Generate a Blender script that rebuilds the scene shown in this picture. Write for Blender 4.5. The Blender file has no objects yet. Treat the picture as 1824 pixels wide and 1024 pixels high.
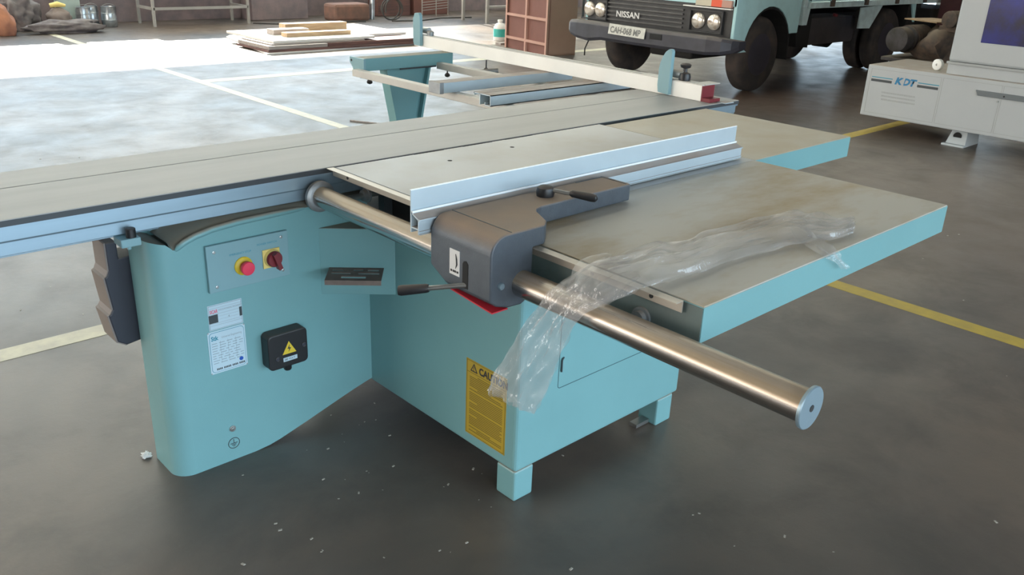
import bpy, bmesh, math, random
from mathutils import Vector, Matrix, noise
random.seed(7)
PI = math.pi
sc = bpy.context.scene

# ---------------------------------------------------------------- camera
YAW, PITCH, ROLL, FPX, CAMH = 0.807297567, 0.386763057, -0.0400634059, 1525.76342, 1.5
f_ = Vector((math.cos(PITCH)*math.cos(YAW), math.cos(PITCH)*math.sin(YAW), -math.sin(PITCH)))
r_ = f_.cross(Vector((0, 0, 1))).normalized()
d_ = f_.cross(r_)
cr, sr = math.cos(ROLL), math.sin(ROLL)
r2 = cr*r_ + sr*d_
d2 = -sr*r_ + cr*d_
cam = bpy.data.cameras.new('camera'); cam_o = bpy.data.objects.new('camera', cam)
sc.collection.objects.link(cam_o); sc.camera = cam_o
cam.sensor_width = 36.0; cam.lens = FPX*36.0/1824.0
cam.clip_start = 0.05; cam.clip_end = 200
m = Matrix((( r2.x, -d2.x, -f_.x, 0), (r2.y, -d2.y, -f_.y, 0), (r2.z, -d2.z, -f_.z, CAMH), (0, 0, 0, 1)))
cam_o.matrix_world = m

# ---------------------------------------------------------------- world, sun, exposure
sc.view_settings.view_transform = 'Standard'
sc.view_settings.look = 'None'
sc.view_settings.gamma = 1.0
sc.view_settings.use_curve_mapping = False
sc.view_settings.exposure = 0.30
w = bpy.data.worlds.new('sky'); sc.world = w; w.use_nodes = True
bg = w.node_tree.nodes['Background']
wt = w.node_tree; tcw = wt.nodes.new('ShaderNodeTexCoord'); sxw = wt.nodes.new('ShaderNodeSeparateXYZ')
wt.links.new(tcw.outputs['Generated'], sxw.inputs[0])
mrw = wt.nodes.new('ShaderNodeMapRange'); mrw.inputs['From Min'].default_value = -0.85; mrw.inputs['From Max'].default_value = -0.1
wt.links.new(sxw.outputs['X'], mrw.inputs['Value'])
mxw = wt.nodes.new('ShaderNodeMix'); mxw.data_type = 'RGBA'      # hazy warm sky on one side of the hall, clear blue on the other
mxw.inputs[6].default_value = (0.98, 0.89, 0.79, 1); mxw.inputs[7].default_value = (0.66, 0.85, 1.0, 1)
wt.links.new(mrw.outputs['Result'], mxw.inputs[0]); wt.links.new(mxw.outputs[2], bg.inputs['Color'])
bg.inputs['Strength'].default_value = 6.5
sun = bpy.data.lights.new('sun', 'SUN'); sun_o = bpy.data.objects.new('sun', sun)
sc.collection.objects.link(sun_o)
sun.energy = 14.0; sun.color = (1.0, 0.95, 0.86); sun.angle = 0.012
sun_dir = Vector((-0.30, -1.0, -0.52)).normalized()          # travels from the window wall into the hall
sun_o.rotation_euler = sun_dir.to_track_quat('-Z', 'Y').to_euler()

HX0, HX1, HY0, HY1, HZ = -7.0, 21.0, -5.0, 15.0, 6.0
def portal(name, loc, size, direction):
    l = bpy.data.lights.new(name, 'AREA'); o = bpy.data.objects.new(name, l)
    sc.collection.objects.link(o); l.shape = 'RECTANGLE'; l.size, l.size_y = size
    l.cycles.is_portal = True
    o.location = loc; o.rotation_euler = Vector(direction).to_track_quat('-Z', 'Y').to_euler()
OPEN_BACK = (-6.5, 12.8, 1.3, 2.68)       # strip window in the wall the sun comes through
OPEN_NEAR = (-3.5, 8.0, 0.0, 3.2)        # open shutter doors behind and right of the camera
portal('window_daylight', ((OPEN_BACK[0]+OPEN_BACK[1])/2, HY1-0.02, (OPEN_BACK[2]+OPEN_BACK[3])/2), (19.3, 1.4), (0, -1, 0))
portal('door_daylight', (2.25, HY0+0.02, 1.6), (11.5, 3.2), (0, 1, 0))
OPEN_RIGHT = (6.5, 14.0, 0.35, 1.7)        # windows in the far end wall, beyond the truck
portal('far_door_daylight', (HX1-0.02, 10.25, 1.02), (1.35, 7.5), (-1, 0, 0))
OPEN_LEFT = (3.5, 12.5, 0.0, 3.4)         # open doors in the end wall, left of the camera
portal('end_door_daylight', (HX0+0.02, 8.0, 1.7), (3.4, 9), (1, 0, 0))

# ---------------------------------------------------------------- materials
def sock(nt, node, names):
    for n in names:
        if n in node.inputs: return node.inputs[n]
def mat(name, color, rough=0.5, metal=0.0, var=0.0, scale=4.0, col2=None, dust=0.0, dustcol=(0.33, 0.26, 0.19), drough=0.8, dlo=0.25, dhi=0.85, dmin=0.75, dscale=9, bump=0.0,
        bscale=60.0, coat=0.0, spec=0.5, rvar=0.0, stretch=None, trans=0.0, detail=6.0, lo=0.35, hi=0.65):
    m = bpy.data.materials.new(name); m.use_nodes = True
    nt = m.node_tree; b = nt.nodes['Principled BSDF']
    b.inputs['Roughness'].default_value = rough; b.inputs['Metallic'].default_value = metal
    b.inputs['Specular IOR Level'].default_value = spec
    b.inputs['Coat Weight'].default_value = coat; b.inputs['Coat Roughness'].default_value = 0.15
    col = (*color, 1)
    tc = nt.nodes.new('ShaderNodeTexCoord'); src = tc.outputs['Object']
    if stretch:
        mp = nt.nodes.new('ShaderNodeMapping'); mp.inputs['Scale'].default_value = stretch
        nt.links.new(src, mp.inputs['Vector']); src = mp.outputs['Vector']
    nz = nt.nodes.new('ShaderNodeTexNoise'); nz.inputs['Scale'].default_value = scale; nz.inputs['Detail'].default_value = detail
    nz.inputs['Roughness'].default_value = 0.6
    nt.links.new(src, nz.inputs['Vector'])
    mr = nt.nodes.new('ShaderNodeMapRange'); mr.inputs['From Min'].default_value = lo; mr.inputs['From Max'].default_value = hi
    nt.links.new(nz.outputs['Fac'], mr.inputs['Value'])
    mix = nt.nodes.new('ShaderNodeMix'); mix.data_type = 'RGBA'
    c2 = (*(col2 if col2 else tuple(max(0, c*(1-var)) for c in color)), 1)
    mix.inputs[6].default_value = col; mix.inputs[7].default_value = c2
    nt.links.new(mr.outputs['Result'], mix.inputs[0])
    out = mix.outputs[2]
    if dust > 0:
        g = nt.nodes.new('ShaderNodeNewGeometry'); sx = nt.nodes.new('ShaderNodeSeparateXYZ')
        nt.links.new(g.outputs['Normal'], sx.inputs[0])
        m2 = nt.nodes.new('ShaderNodeMapRange'); m2.inputs['From Min'].default_value = dlo; m2.inputs['From Max'].default_value = dhi
        m2.inputs['To Max'].default_value = dust
        nt.links.new(sx.outputs['Z'], m2.inputs['Value'])
        n3 = nt.nodes.new('ShaderNodeTexNoise'); n3.inputs['Scale'].default_value = dscale; n3.inputs['Detail'].default_value = 5
        nt.links.new(src, n3.inputs['Vector'])
        m3 = nt.nodes.new('ShaderNodeMapRange'); m3.inputs['From Min'].default_value = 0.3; m3.inputs['From Max'].default_value = 0.7
        m3.inputs['To Min'].default_value = dmin; m3.inputs['To Max'].default_value = 1.0
        nt.links.new(n3.outputs['Fac'], m3.inputs['Value'])
        mu = nt.nodes.new('ShaderNodeMath'); mu.operation = 'MULTIPLY'
        nt.links.new(m2.outputs['Result'], mu.inputs[0]); nt.links.new(m3.outputs['Result'], mu.inputs[1])
        mx = nt.nodes.new('ShaderNodeMix'); mx.data_type = 'RGBA'; mx.inputs[7].default_value = (*dustcol, 1)
        nt.links.new(mu.outputs[0], mx.inputs[0]); nt.links.new(out, mx.inputs[6]); out = mx.outputs[2]
        for pn, v0, v1 in (('Metallic', metal, 0.0), ('Roughness', rough, drough)):
            q = nt.nodes.new('ShaderNodeMapRange'); q.inputs['To Min'].default_value = v0; q.inputs['To Max'].default_value = v1
            nt.links.new(mu.outputs[0], q.inputs['Value']); nt.links.new(q.outputs['Result'], b.inputs[pn])
    nt.links.new(out, b.inputs['Base Color'])
    if rvar and not dust:
        q = nt.nodes.new('ShaderNodeMapRange'); q.inputs['To Min'].default_value = rough-rvar; q.inputs['To Max'].default_value = rough+rvar
        nt.links.new(mr.outputs['Result'], q.inputs['Value']); nt.links.new(q.outputs['Result'], b.inputs['Roughness'])
    if bump:
        n2 = nt.nodes.new('ShaderNodeTexNoise'); n2.inputs['Scale'].default_value = bscale; n2.inputs['Detail'].default_value = 3
        nt.links.new(src, n2.inputs['Vector'])
        bp = nt.nodes.new('ShaderNodeBump'); bp.inputs['Strength'].default_value = bump; bp.inputs['Distance'].default_value = 0.002
        nt.links.new(n2.outputs['Fac'], bp.inputs['Height']); nt.links.new(bp.outputs['Normal'], b.inputs['Normal'])
    return m

M = {}
M['mint'] = mat('mint_paint', (0.185, 0.38, 0.40), 0.33, var=0.06, scale=3, dust=0.9, bump=0.06, bscale=250)
M['mint2'] = mat('mint_panel_paint', (0.22, 0.38, 0.42), 0.42, var=0.04, scale=3)
M['table'] = mat('cast_iron_table', (0.42, 0.425, 0.425), 0.45, 0.0, col2=(0.40, 0.37, 0.32), scale=3.2, rvar=0.06, spec=0.5, lo=0.42, hi=0.75)
M['rear_table'] = mat('plate_table', (0.47, 0.43, 0.345), 0.5, 0.0, col2=(0.43, 0.35, 0.23), scale=4, rvar=0.05, lo=0.4, hi=0.8)
M['ext_table'] = mat('dusty_steel_table', (0.47, 0.445, 0.39), 0.5, 0.0, col2=(0.36, 0.26, 0.13), scale=2.9, rvar=0.05, lo=0.42, hi=0.66, stretch=(0.7, 1.6, 1))
M['slide'] = mat('anodised_slide', (0.42, 0.41, 0.39), 0.5, 0.0, var=0.12, scale=3, stretch=(0.4, 3, 1), bump=0.03, bscale=200)
M['beam'] = mat('anodised_beam', (0.34, 0.45, 0.53), 0.36, 0.6, var=0.06, scale=6, stretch=(0.2, 5, 5))
M['alu'] = mat('aluminium', (0.56, 0.66, 0.72), 0.33, 0.35, var=0.06, scale=6, dust=0.92, dlo=0.3, dhi=0.6, dustcol=(0.38, 0.29, 0.23))
M['alu_glint'] = mat('painted_edge_glint', (0.92, 0.95, 0.97), 0.4, 0.0)  # near-white, paints the highlights on the rip fence
M['alu_white'] = mat('pale_aluminium', (0.94, 0.92, 0.87), 0.45, 0.0, var=0.06, scale=5)
M['alu_dust'] = mat('dusty_aluminium', (0.56, 0.54, 0.50), 0.5, 0.3, var=0.1, scale=8)
M['strip'] = mat('steel_scale_strip', (0.52, 0.47, 0.40), 0.4, 0.4, var=0.1, scale=5)
M['darkstrip'] = mat('dark_strip', (0.05, 0.055, 0.06), 0.5)
M['chrome'] = mat('chrome_tube', (0.60, 0.58, 0.56), 0.20, 1.0, var=0.45, scale=5, dust=0.88, dustcol=(0.38, 0.27, 0.15), drough=0.36, dlo=0.10, dhi=0.42, dmin=0.45, dscale=5, stretch=(14, 0.15, 14))
M['disc'] = mat('steel_cap', (0.30, 0.40, 0.46), 0.4, 0.5, var=0.1)
M['steel'] = mat('steel', (0.45, 0.45, 0.44), 0.35, 0.9, var=0.15, scale=20)
M['collar'] = mat('dusty_steel', (0.35, 0.37, 0.38), 0.45, 0.6, var=0.2, scale=20, dust=0.6)
M['casting'] = mat('grey_hammered_paint', (0.092, 0.108, 0.128), 0.42, 0.1, var=0.15, scale=30, dust=0.93, dustcol=(0.37, 0.26, 0.18), bump=0.25, bscale=320)
M['black'] = mat('black_plastic', (0.018, 0.018, 0.02), 0.4, var=0.2, dust=0.5, dustcol=(0.14, 0.11, 0.09))
M['blackm'] = mat('black_matt', (0.012, 0.012, 0.012), 0.8)
M['navy'] = mat('dark_plastic', (0.03, 0.032, 0.045), 0.5, var=0.1, dust=0.8, dustcol=(0.20, 0.165, 0.14))
M['red'] = mat('red_plastic', (0.62, 0.03, 0.05), 0.35, var=0.05)
M['taupe'] = mat('taupe_plastic', (0.22, 0.185, 0.165), 0.6, var=0.1)
M['pink'] = mat('emergency_button_red', (0.80, 0.045, 0.10), 0.35, var=0.05)
M['darkred'] = mat('dark_red', (0.20, 0.02, 0.028), 0.4, var=0.1)
M['colred'] = mat('oxide_red', (0.055, 0.012, 0.014), 0.6, var=0.3)
M['yellow'] = mat('yellow', (0.72, 0.52, 0.04), 0.45, var=0.05)
M['yellow2'] = mat('pale_yellow', (0.80, 0.62, 0.20), 0.45, var=0.05)
M['caution'] = mat('caution_yellow', (0.46, 0.32, 0.025), 0.5, var=0.05)
M['ink'] = mat('black_ink', (0.03, 0.03, 0.03), 0.6)
M['softink'] = mat('olive_ink', (0.17, 0.13, 0.02), 0.6)
M['greyink'] = mat('grey_ink', (0.24, 0.30, 0.34), 0.6)
M['label'] = mat('silver_label', (0.52, 0.66, 0.74), 0.4, 0.1, var=0.04)
M['white'] = mat('white_label', (0.75, 0.75, 0.74), 0.5)
M['plateink'] = mat('worn_plate_ink', (0.16, 0.16, 0.15), 0.6)
M['plate'] = mat('number_plate', (0.62, 0.61, 0.55), 0.5, var=0.25, scale=14)
M['seam'] = mat('dark_seam', (0.04, 0.10, 0.11), 0.7)
M['bandink'] = mat('teal_ink', (0.02, 0.24, 0.34), 0.5)
M['logoblue'] = mat('logo_blue', (0.012, 0.17, 0.34), 0.5)
M['charcoal'] = mat('charcoal_ink', (0.04, 0.05, 0.055), 0.5)
M['blue'] = mat('blue_sticker', (0.01, 0.08, 0.42), 0.5)
M['redlogo'] = mat('red_logo', (0.70, 0.10, 0.18), 0.5)
M['bander'] = mat('edge_bander_paint', (0.385, 0.41, 0.42), 0.4, var=0.03, dust=0.75, dustcol=(0.33, 0.25, 0.18))
M['bander_d'] = mat('edge_bander_grey', (0.32, 0.34, 0.335), 0.45, var=0.05)
M['bluewin'] = mat('dark_blue_screen', (0.005, 0.005, 0.018), 0.25, col2=(0.008, 0.015, 0.20), scale=2.6, spec=0.25)
M['handle_g'] = mat('handle_grey', (0.10, 0.12, 0.13), 0.4)
M['foot'] = mat('foot_paint', (0.45, 0.50, 0.52), 0.5)
M['truck'] = mat('truck_paint', (0.42, 0.66, 0.68), 0.4, var=0.12, scale=5, lo=0.5, hi=0.7)
M['truck_w'] = mat('truck_pale_paint', (0.60, 0.74, 0.74), 0.5, var=0.25, scale=9)
M['grille'] = mat('black_grille', (0.035, 0.034, 0.034), 0.5, var=0.3, scale=12)
M['grille_bar'] = mat('grille_bar', (0.085, 0.08, 0.078), 0.45, var=0.3, scale=12)
M['bumper'] = mat('bumper_paint', (0.045, 0.045, 0.058), 0.5, var=0.35, scale=6, dust=0.6, dustcol=(0.22, 0.18, 0.15))
M['tyre'] = mat('tyre_rubber', (0.030, 0.027, 0.026), 0.85, col2=(0.075, 0.055, 0.045), scale=5, lo=0.4, hi=0.7)
M['hub'] = mat('wheel_hub', (0.035, 0.032, 0.045), 0.6, var=0.3)
M['under'] = mat('underbody', (0.018, 0.016, 0.015), 0.8, var=0.3)
M['lamp'] = mat('lamp_glass', (0.72, 0.66, 0.58), 0.12, 0.5, col2=(0.45, 0.32, 0.22), scale=22, lo=0.5, hi=0.7)
M['letter'] = mat('silver_letters', (0.62, 0.62, 0.60), 0.4, 0.3)
M['orange'] = mat('indicator_red', (0.75, 0.10, 0.04), 0.3)
M['cream'] = mat('indicator_clear', (0.55, 0.50, 0.38), 0.3)
M['rust'] = mat('rusty_metal', (0.13, 0.09, 0.065), 0.75, col2=(0.06, 0.05, 0.045), scale=14, dust=0.6, dustcol=(0.26, 0.20, 0.14))
M['motor'] = mat('old_motor', (0.085, 0.08, 0.085), 0.7, col2=(0.05, 0.045, 0.04), scale=10, dust=0.6, dustcol=(0.24, 0.18, 0.12))
M['carton'] = mat('brown_board', (0.33, 0.20, 0.145), 0.7, var=0.08, scale=4)
M['carton_d'] = mat('dark_board', (0.20, 0.085, 0.065), 0.7, var=0.1, scale=4)
M['carton_l'] = mat('pink_board', (0.50, 0.29, 0.23), 0.7, var=0.05)
M['wood'] = mat('raw_timber', (0.50, 0.36, 0.22), 0.7, col2=(0.36, 0.24, 0.14), scale=6, stretch=(0.5, 6, 6))
M['wood_g'] = mat('grey_board', (0.38, 0.34, 0.31), 0.7, col2=(0.26, 0.22, 0.2), scale=6, stretch=(0.5, 6, 6))
M['wood_r'] = mat('red_brown_board', (0.17, 0.075, 0.06), 0.6, col2=(0.09, 0.05, 0.045), scale=6, stretch=(0.5, 6, 6))
M['sheet'] = mat('white_sheet', (0.75, 0.72, 0.68), 0.6, var=0.1)
M['sack'] = mat('grey_sack', (0.20, 0.175, 0.165), 0.9, col2=(0.12, 0.10, 0.10), scale=8, bump=0.4, bscale=40)
M['sack2'] = mat('taupe_sack', (0.24, 0.19, 0.165), 0.9, var=0.2, scale=6)
M['orangecloth'] = mat('rust_orange_cloth', (0.45, 0.19, 0.10), 0.8, col2=(0.28, 0.12, 0.08), scale=5)
M['tin'] = mat('tin_can', (0.55, 0.58, 0.60), 0.28, 0.85, col2=(0.30, 0.33, 0.35), scale=9, bump=0.5, bscale=18)
M['frame'] = mat('bench_frame_paint', (0.36, 0.34, 0.31), 0.5, var=0.12)
M['column'] = mat('pale_green_paint', (0.42, 0.50, 0.45), 0.6, var=0.08)
M['wall'] = mat('old_wall', (0.27, 0.205, 0.20), 0.9, col2=(0.17, 0.14, 0.145), scale=3.2, detail=8)
M['terracotta'] = mat('clay_block', (0.24, 0.12, 0.085), 0.8, col2=(0.15, 0.09, 0.07), scale=5)
M['cable'] = mat('dusty_cable', (0.06, 0.055, 0.05), 0.7)
M['whitepl'] = mat('white_plastic', (0.78, 0.78, 0.76), 0.4)
M['tealpl'] = mat('teal_label', (0.05, 0.42, 0.38), 0.5)
M['roof'] = mat('roof_sheet', (0.42, 0.41, 0.39), 0.8, var=0.1)
M['wallside'] = mat('side_wall', (0.46, 0.40, 0.35), 0.9, var=0.15, scale=2)
def sheet_mat():
    m = bpy.data.materials.new('translucent_sheet'); m.use_nodes = True
    nt = m.node_tree; L = nt.links.new
    for n in list(nt.nodes):
        if n.type != 'OUTPUT_MATERIAL': nt.nodes.remove(n)
    out = list(nt.nodes)[0]
    tl = nt.nodes.new('ShaderNodeBsdfTranslucent'); tl.inputs['Color'].default_value = (0.80, 0.77, 0.70, 1)
    df = nt.nodes.new('ShaderNodeBsdfDiffuse'); df.inputs['Color'].default_value = (0.5, 0.5, 0.47, 1)
    a = nt.nodes.new('ShaderNodeMixShader'); a.inputs[0].default_value = 0.3
    L(tl.outputs[0], a.inputs[1]); L(df.outputs[0], a.inputs[2]); L(a.outputs[0], out.inputs['Surface'])
    return m
M['skysheet'] = sheet_mat()
M['line_y'] = mat('yellow_floor_paint', (0.52, 0.38, 0.06), 0.5, col2=(0.42, 0.31, 0.07), scale=12)
M['line_w'] = mat('worn_glare_paint', (0.62, 0.58, 0.42), 0.45, col2=(0.48, 0.44, 0.34), scale=12)  # worn yellow line paint, paled further to hold the floor glare
M['chip'] = mat('pale_chip', (0.42, 0.39, 0.34), 0.8)

def floor_mat():
    m = bpy.data.materials.new('worn_concrete'); m.use_nodes = True
    nt = m.node_tree; b = nt.nodes['Principled BSDF']; L = nt.links.new
    tc = nt.nodes.new('ShaderNodeTexCoord')
    def nz(scale, detail=6, rough=0.6, dist=0.0):
        n = nt.nodes.new('ShaderNodeTexNoise'); n.inputs['Scale'].default_value = scale
        n.inputs['Detail'].default_value = detail; n.inputs['Roughness'].default_value = rough
        n.inputs['Distortion'].default_value = dist
        L(tc.outputs['Object'], n.inputs['Vector']); return n.outputs['Fac']
    def rng(v, a, b_, c, d):
        n = nt.nodes.new('ShaderNodeMapRange'); L(v, n.inputs['Value'])
        for k, x in zip(('From Min', 'From Max', 'To Min', 'To Max'), (a, b_, c, d)): n.inputs[k].default_value = x
        return n.outputs['Result']
    def mix(fac, A, B):
        n = nt.nodes.new('ShaderNodeMix'); n.data_type = 'RGBA'; L(fac, n.inputs[0])
        for i, X in ((6, A), (7, B)):
            if isinstance(X, tuple): n.inputs[i].default_value = (*X, 1)
            else: L(X, n.inputs[i])
        return n.outputs[2]
    big = nz(0.55, 5, 0.55, 0.4); mid = nz(2.6, 8, 0.65, 0.3); fine = nz(38, 6, 0.7)
    c = mix(rng(big, 0.38, 0.62, 0, 1), (0.074, 0.067, 0.062), (0.178, 0.138, 0.108))
    c = mix(rng(mid, 0.46, 0.70, 0, 0.55), c, (0.066, 0.057, 0.050))
    c = mix(rng(fine, 0.62, 0.80, 0, 0.35), c, (0.19, 0.18, 0.17))
    def stain(c, cx, cy, r0, r1, col, amt):
        g = nt.nodes.new('ShaderNodeVectorMath'); g.operation = 'DISTANCE'; g.inputs[1].default_value = (cx, cy, 0)
        L(tc.outputs['Object'], g.inputs[0])
        a = nt.nodes.new('ShaderNodeMath'); a.operation = 'MULTIPLY_ADD'; a.inputs[1].default_value = 3.0
        L(mid, a.inputs[0]); L(g.outputs['Value'], a.inputs[2])
        return mix(rng(a.outputs[0], r0+1.5, r1+1.5, amt, 0), c, col)
    c = stain(c, 9.0, 4.3, 0.9, 2.3, (0.105, 0.066, 0.048), 0.9)        # brown earth tracked in by the truck
    c = stain(c, 6.0, 1.2, 1.2, 3.0, (0.215, 0.172, 0.138), 0.6)        # dry dust in the aisle
    L(c, b.inputs['Base Color'])
    L(rng(mid, 0.3, 0.75, 0.32, 0.50), b.inputs['Roughness'])
    b.inputs['Specular IOR Level'].default_value = 0.55
    bp = nt.nodes.new('ShaderNodeBump'); bp.inputs['Strength'].default_value = 0.25; bp.inputs['Distance'].default_value = 0.004
    L(nz(14, 8, 0.7), bp.inputs['Height']); L(bp.outputs['Normal'], b.inputs['Normal'])
    return m
M['floor'] = floor_mat()

def film_mat():
    m = bpy.data.materials.new('clear_film'); m.use_nodes = True
    nt = m.node_tree; L = nt.links.new
    for n in list(nt.nodes):
        if n.type != 'OUTPUT_MATERIAL': nt.nodes.remove(n)
    out = [n for n in nt.nodes][0]
    tr = nt.nodes.new('ShaderNodeBsdfTransparent'); tr.inputs['Color'].default_value = (0.985, 0.985, 0.985, 1)
    gl = nt.nodes.new('ShaderNodeBsdfGlossy'); gl.inputs['Roughness'].default_value = 0.07
    gl.inputs['Color'].default_value = (0.95, 0.97, 1, 1)
    tl = nt.nodes.new('ShaderNodeBsdfTranslucent'); tl.inputs['Color'].default_value = (0.93, 0.90, 0.88, 1)
    df = nt.nodes.new('ShaderNodeBsdfDiffuse'); df.inputs['Color'].default_value = (0.93, 0.90, 0.88, 1)
    a = nt.nodes.new('ShaderNodeMixShader'); a.inputs[0].default_value = 0.4
    L(tl.outputs[0], a.inputs[1]); L(df.outputs[0], a.inputs[2])
    b = nt.nodes.new('ShaderNodeMixShader'); b.inputs[0].default_value = 0.25
    L(tr.outputs[0], b.inputs[1]); L(a.outputs[0], b.inputs[2])
    c = nt.nodes.new('ShaderNodeMixShader')
    lw = nt.nodes.new('ShaderNodeLayerWeight'); lw.inputs['Blend'].default_value = 0.42
    mr = nt.nodes.new('ShaderNodeMapRange'); mr.inputs['To Min'].default_value = 0.03; mr.inputs['To Max'].default_value = 0.30
    L(lw.outputs['Fresnel'], mr.inputs['Value']); L(mr.outputs['Result'], c.inputs[0])
    tc = nt.nodes.new('ShaderNodeTexCoord')
    n2 = nt.nodes.new('ShaderNodeTexNoise'); n2.inputs['Scale'].default_value = 85; n2.inputs['Detail'].default_value = 3
    mp = nt.nodes.new('ShaderNodeMapping'); mp.inputs['Scale'].default_value = (0.9, 1.0, 0.4)
    L(tc.outputs['Object'], mp.inputs['Vector']); L(mp.outputs['Vector'], n2.inputs['Vector'])
    bp = nt.nodes.new('ShaderNodeBump'); bp.inputs['Strength'].default_value = 0.9; bp.inputs['Distance'].default_value = 0.006
    L(n2.outputs['Fac'], bp.inputs['Height'])
    L(bp.outputs['Normal'], gl.inputs['Normal'])
    L(b.outputs[0], c.inputs[1]); L(gl.outputs[0], c.inputs[2]); L(c.outputs[0], out.inputs['Surface'])
    return m
M['film'] = film_mat()

# ---------------------------------------------------------------- mesh builder
class MB:
    def __init__(s): s.bm = bmesh.new()
    def poly(s, pts):
        vs = [s.bm.verts.new(p) for p in pts]; return s.bm.faces.new(vs)
    def box(s, a, b, rot=0.0, piv=None):
        x0, y0, z0 = a; x1, y1, z1 = b
        P = [Vector(p) for p in ((x0, y0, z0), (x1, y0, z0), (x1, y1, z0), (x0, y1, z0), (x0, y0, z1), (x1, y0, z1), (x1, y1, z1), (x0, y1, z1))]
        if rot:
            c = Vector(piv) if piv else (P[0]+P[6])/2
            R = Matrix.Rotation(rot, 3, 'Z'); P = [R @ (p-c) + c for p in P]
        v = [s.bm.verts.new(p) for p in P]
        for f in ((0, 3, 2, 1), (4, 5, 6, 7), (0, 1, 5, 4), (1, 2, 6, 5), (2, 3, 7, 6), (3, 0, 4, 7)): s.bm.faces.new([v[i] for i in f])
        return s
    def prism(s, pts, ax, t0, t1):
        # pts are 2D in the plane perpendicular to ax ('x': (y,z), 'y': (x,z), 'z': (x,y))
        def mk(p, t):
            return {'x': (t, p[0], p[1]), 'y': (p[0], t, p[1]), 'z': (p[0], p[1], t)}[ax]
        A = [s.bm.verts.new(mk(p, t0)) for p in pts]; B = [s.bm.verts.new(mk(p, t1)) for p in pts]
        n = len(pts)
        fs = [s.bm.faces.new(A), s.bm.faces.new(B[::-1])]
        for i in range(n): fs.append(s.bm.faces.new((A[i], B[i], B[(i+1) % n], A[(i+1) % n])))
        bmesh.ops.recalc_face_normals(s.bm, faces=fs)
        return s
    def hexa(s, P):
        v = [s.bm.verts.new(p) for p in P]
        fs = [s.bm.faces.new([v[i] for i in f]) for f in ((0, 3, 2, 1), (4, 5, 6, 7), (0, 1, 5, 4), (1, 2, 6, 5), (2, 3, 7, 6), (3, 0, 4, 7))]
        bmesh.ops.recalc_face_normals(s.bm, faces=fs); return s
    def tube(s, path, rad, n=24, cap=True):
        path = [Vector(p) for p in path]
        if not isinstance(rad, (list, tuple)): rad = [rad]*len(path)
        rings = []; prev = None
        for i, p in enumerate(path):
            t = (path[min(i+1, len(path)-1)] - path[max(i-1, 0)]).normalized()
            if prev is None:
                u = t.cross(Vector((0, 0, 1)) if abs(t.z) < 0.9 else Vector((1, 0, 0))).normalized()
            else:
                u = (prev - t*prev.dot(t)).normalized()
            prev = u; v = t.cross(u)
            rings.append([s.bm.verts.new(p + (u*math.cos(2*PI*k/n) + v*math.sin(2*PI*k/n))*rad[i]) for k in range(n)])
        fs = []
        for a, b in zip(rings, rings[1:]):
            for k in range(n): fs.append(s.bm.faces.new((a[k], a[(k+1) % n], b[(k+1) % n], b[k])))
        if cap: fs.append(s.bm.faces.new(rings[0][::-1])); fs.append(s.bm.faces.new(rings[-1]))
        bmesh.ops.recalc_face_normals(s.bm, faces=fs); return s
    def lathe(s, c, ax, prof, n=32):
        # prof: (distance along ax, radius)
        c = Vector(c); ax = Vector(ax).normalized()
        u = ax.cross(Vector((0, 0, 1)) if abs(ax.z) < 0.9 else Vector((1, 0, 0))).normalized(); v = ax.cross(u)
        rings = [[s.bm.verts.new(c + ax*d + (u*math.cos(2*PI*k/n) + v*math.sin(2*PI*k/n))*max(r, 1e-4)) for k in range(n)] for d, r in prof]
        fs = []
        for a, b in zip(rings, rings[1:]):
            for k in range(n): fs.append(s.bm.faces.new((a[k], a[(k+1) % n], b[(k+1) % n], b[k])))
        fs.append(s.bm.faces.new(rings[0][::-1])); fs.append(s.bm.faces.new(rings[-1]))
        bmesh.ops.recalc_face_normals(s.bm, faces=fs); return s
    def blob(s, c, r, sub=3, amp=0.15, fr=2.0, seed=0, flat=None):
        r_ = bmesh.ops.create_icosphere(s.bm, subdivisions=sub, radius=1.0)
        for v in r_['verts']:
            n = noise.noise(v.co*fr + Vector((seed*7.3, seed, 0)))
            n2 = noise.noise(v.co*fr*3 + Vector((seed, seed*3.1, 0)))
            k = 1 + amp*n*2 + amp*0.5*n2
            v.co = Vector((v.co.x*r[0]*k, v.co.y*r[1]*k, v.co.z*r[2]*k)) + Vector(c)
            if flat is not None and v.co.z < flat: v.co.z = flat
        return s

def root_of(o):
    while o.parent: o = o.parent
    return o
def obj(name, mb, material, parent=None, bevel=0.0, smooth=None, seg=2, label=None, kind=None):
    me = bpy.data.meshes.new(name)
    bmesh.ops.remove_doubles(mb.bm, verts=mb.bm.verts, dist=1e-6)
    bmesh.ops.recalc_face_normals(mb.bm, faces=mb.bm.faces)
    mb.bm.to_mesh(me); mb.bm.free()
    o = bpy.data.objects.new(name, me); sc.collection.objects.link(o)
    for mm in (material if isinstance(material, (list, tuple)) else [material]): me.materials.append(M[mm] if isinstance(mm, str) else mm)
    if parent is not None:
        rl = root_of(parent).location
        if rl.length > 0: me.transform(Matrix.Translation(-rl))
        o.parent = parent
    if bevel:
        b = o.modifiers.new('bevel', 'BEVEL'); b.width = bevel; b.segments = seg; b.limit_method = 'ANGLE'; b.angle_limit = 0.6
        b.harden_normals = False
    if smooth:
        me.polygons.foreach_set('use_smooth', [True]*len(me.polygons))
        try: me.set_sharp_from_angle(angle=smooth)
        except Exception: pass
    if label: o['label'] = label
    if kind: o['kind'] = kind
    return o
def thing(name, label, cat, loc=(0, 0, 0), group=None):
    o = bpy.data.objects.new(name, None); sc.collection.objects.link(o); o.location = loc
    o.empty_display_size = 0.1
    o['label'] = label; o['category'] = cat
    if group: o['group'] = group
    bpy.context.view_layer.update()
    return o
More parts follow.
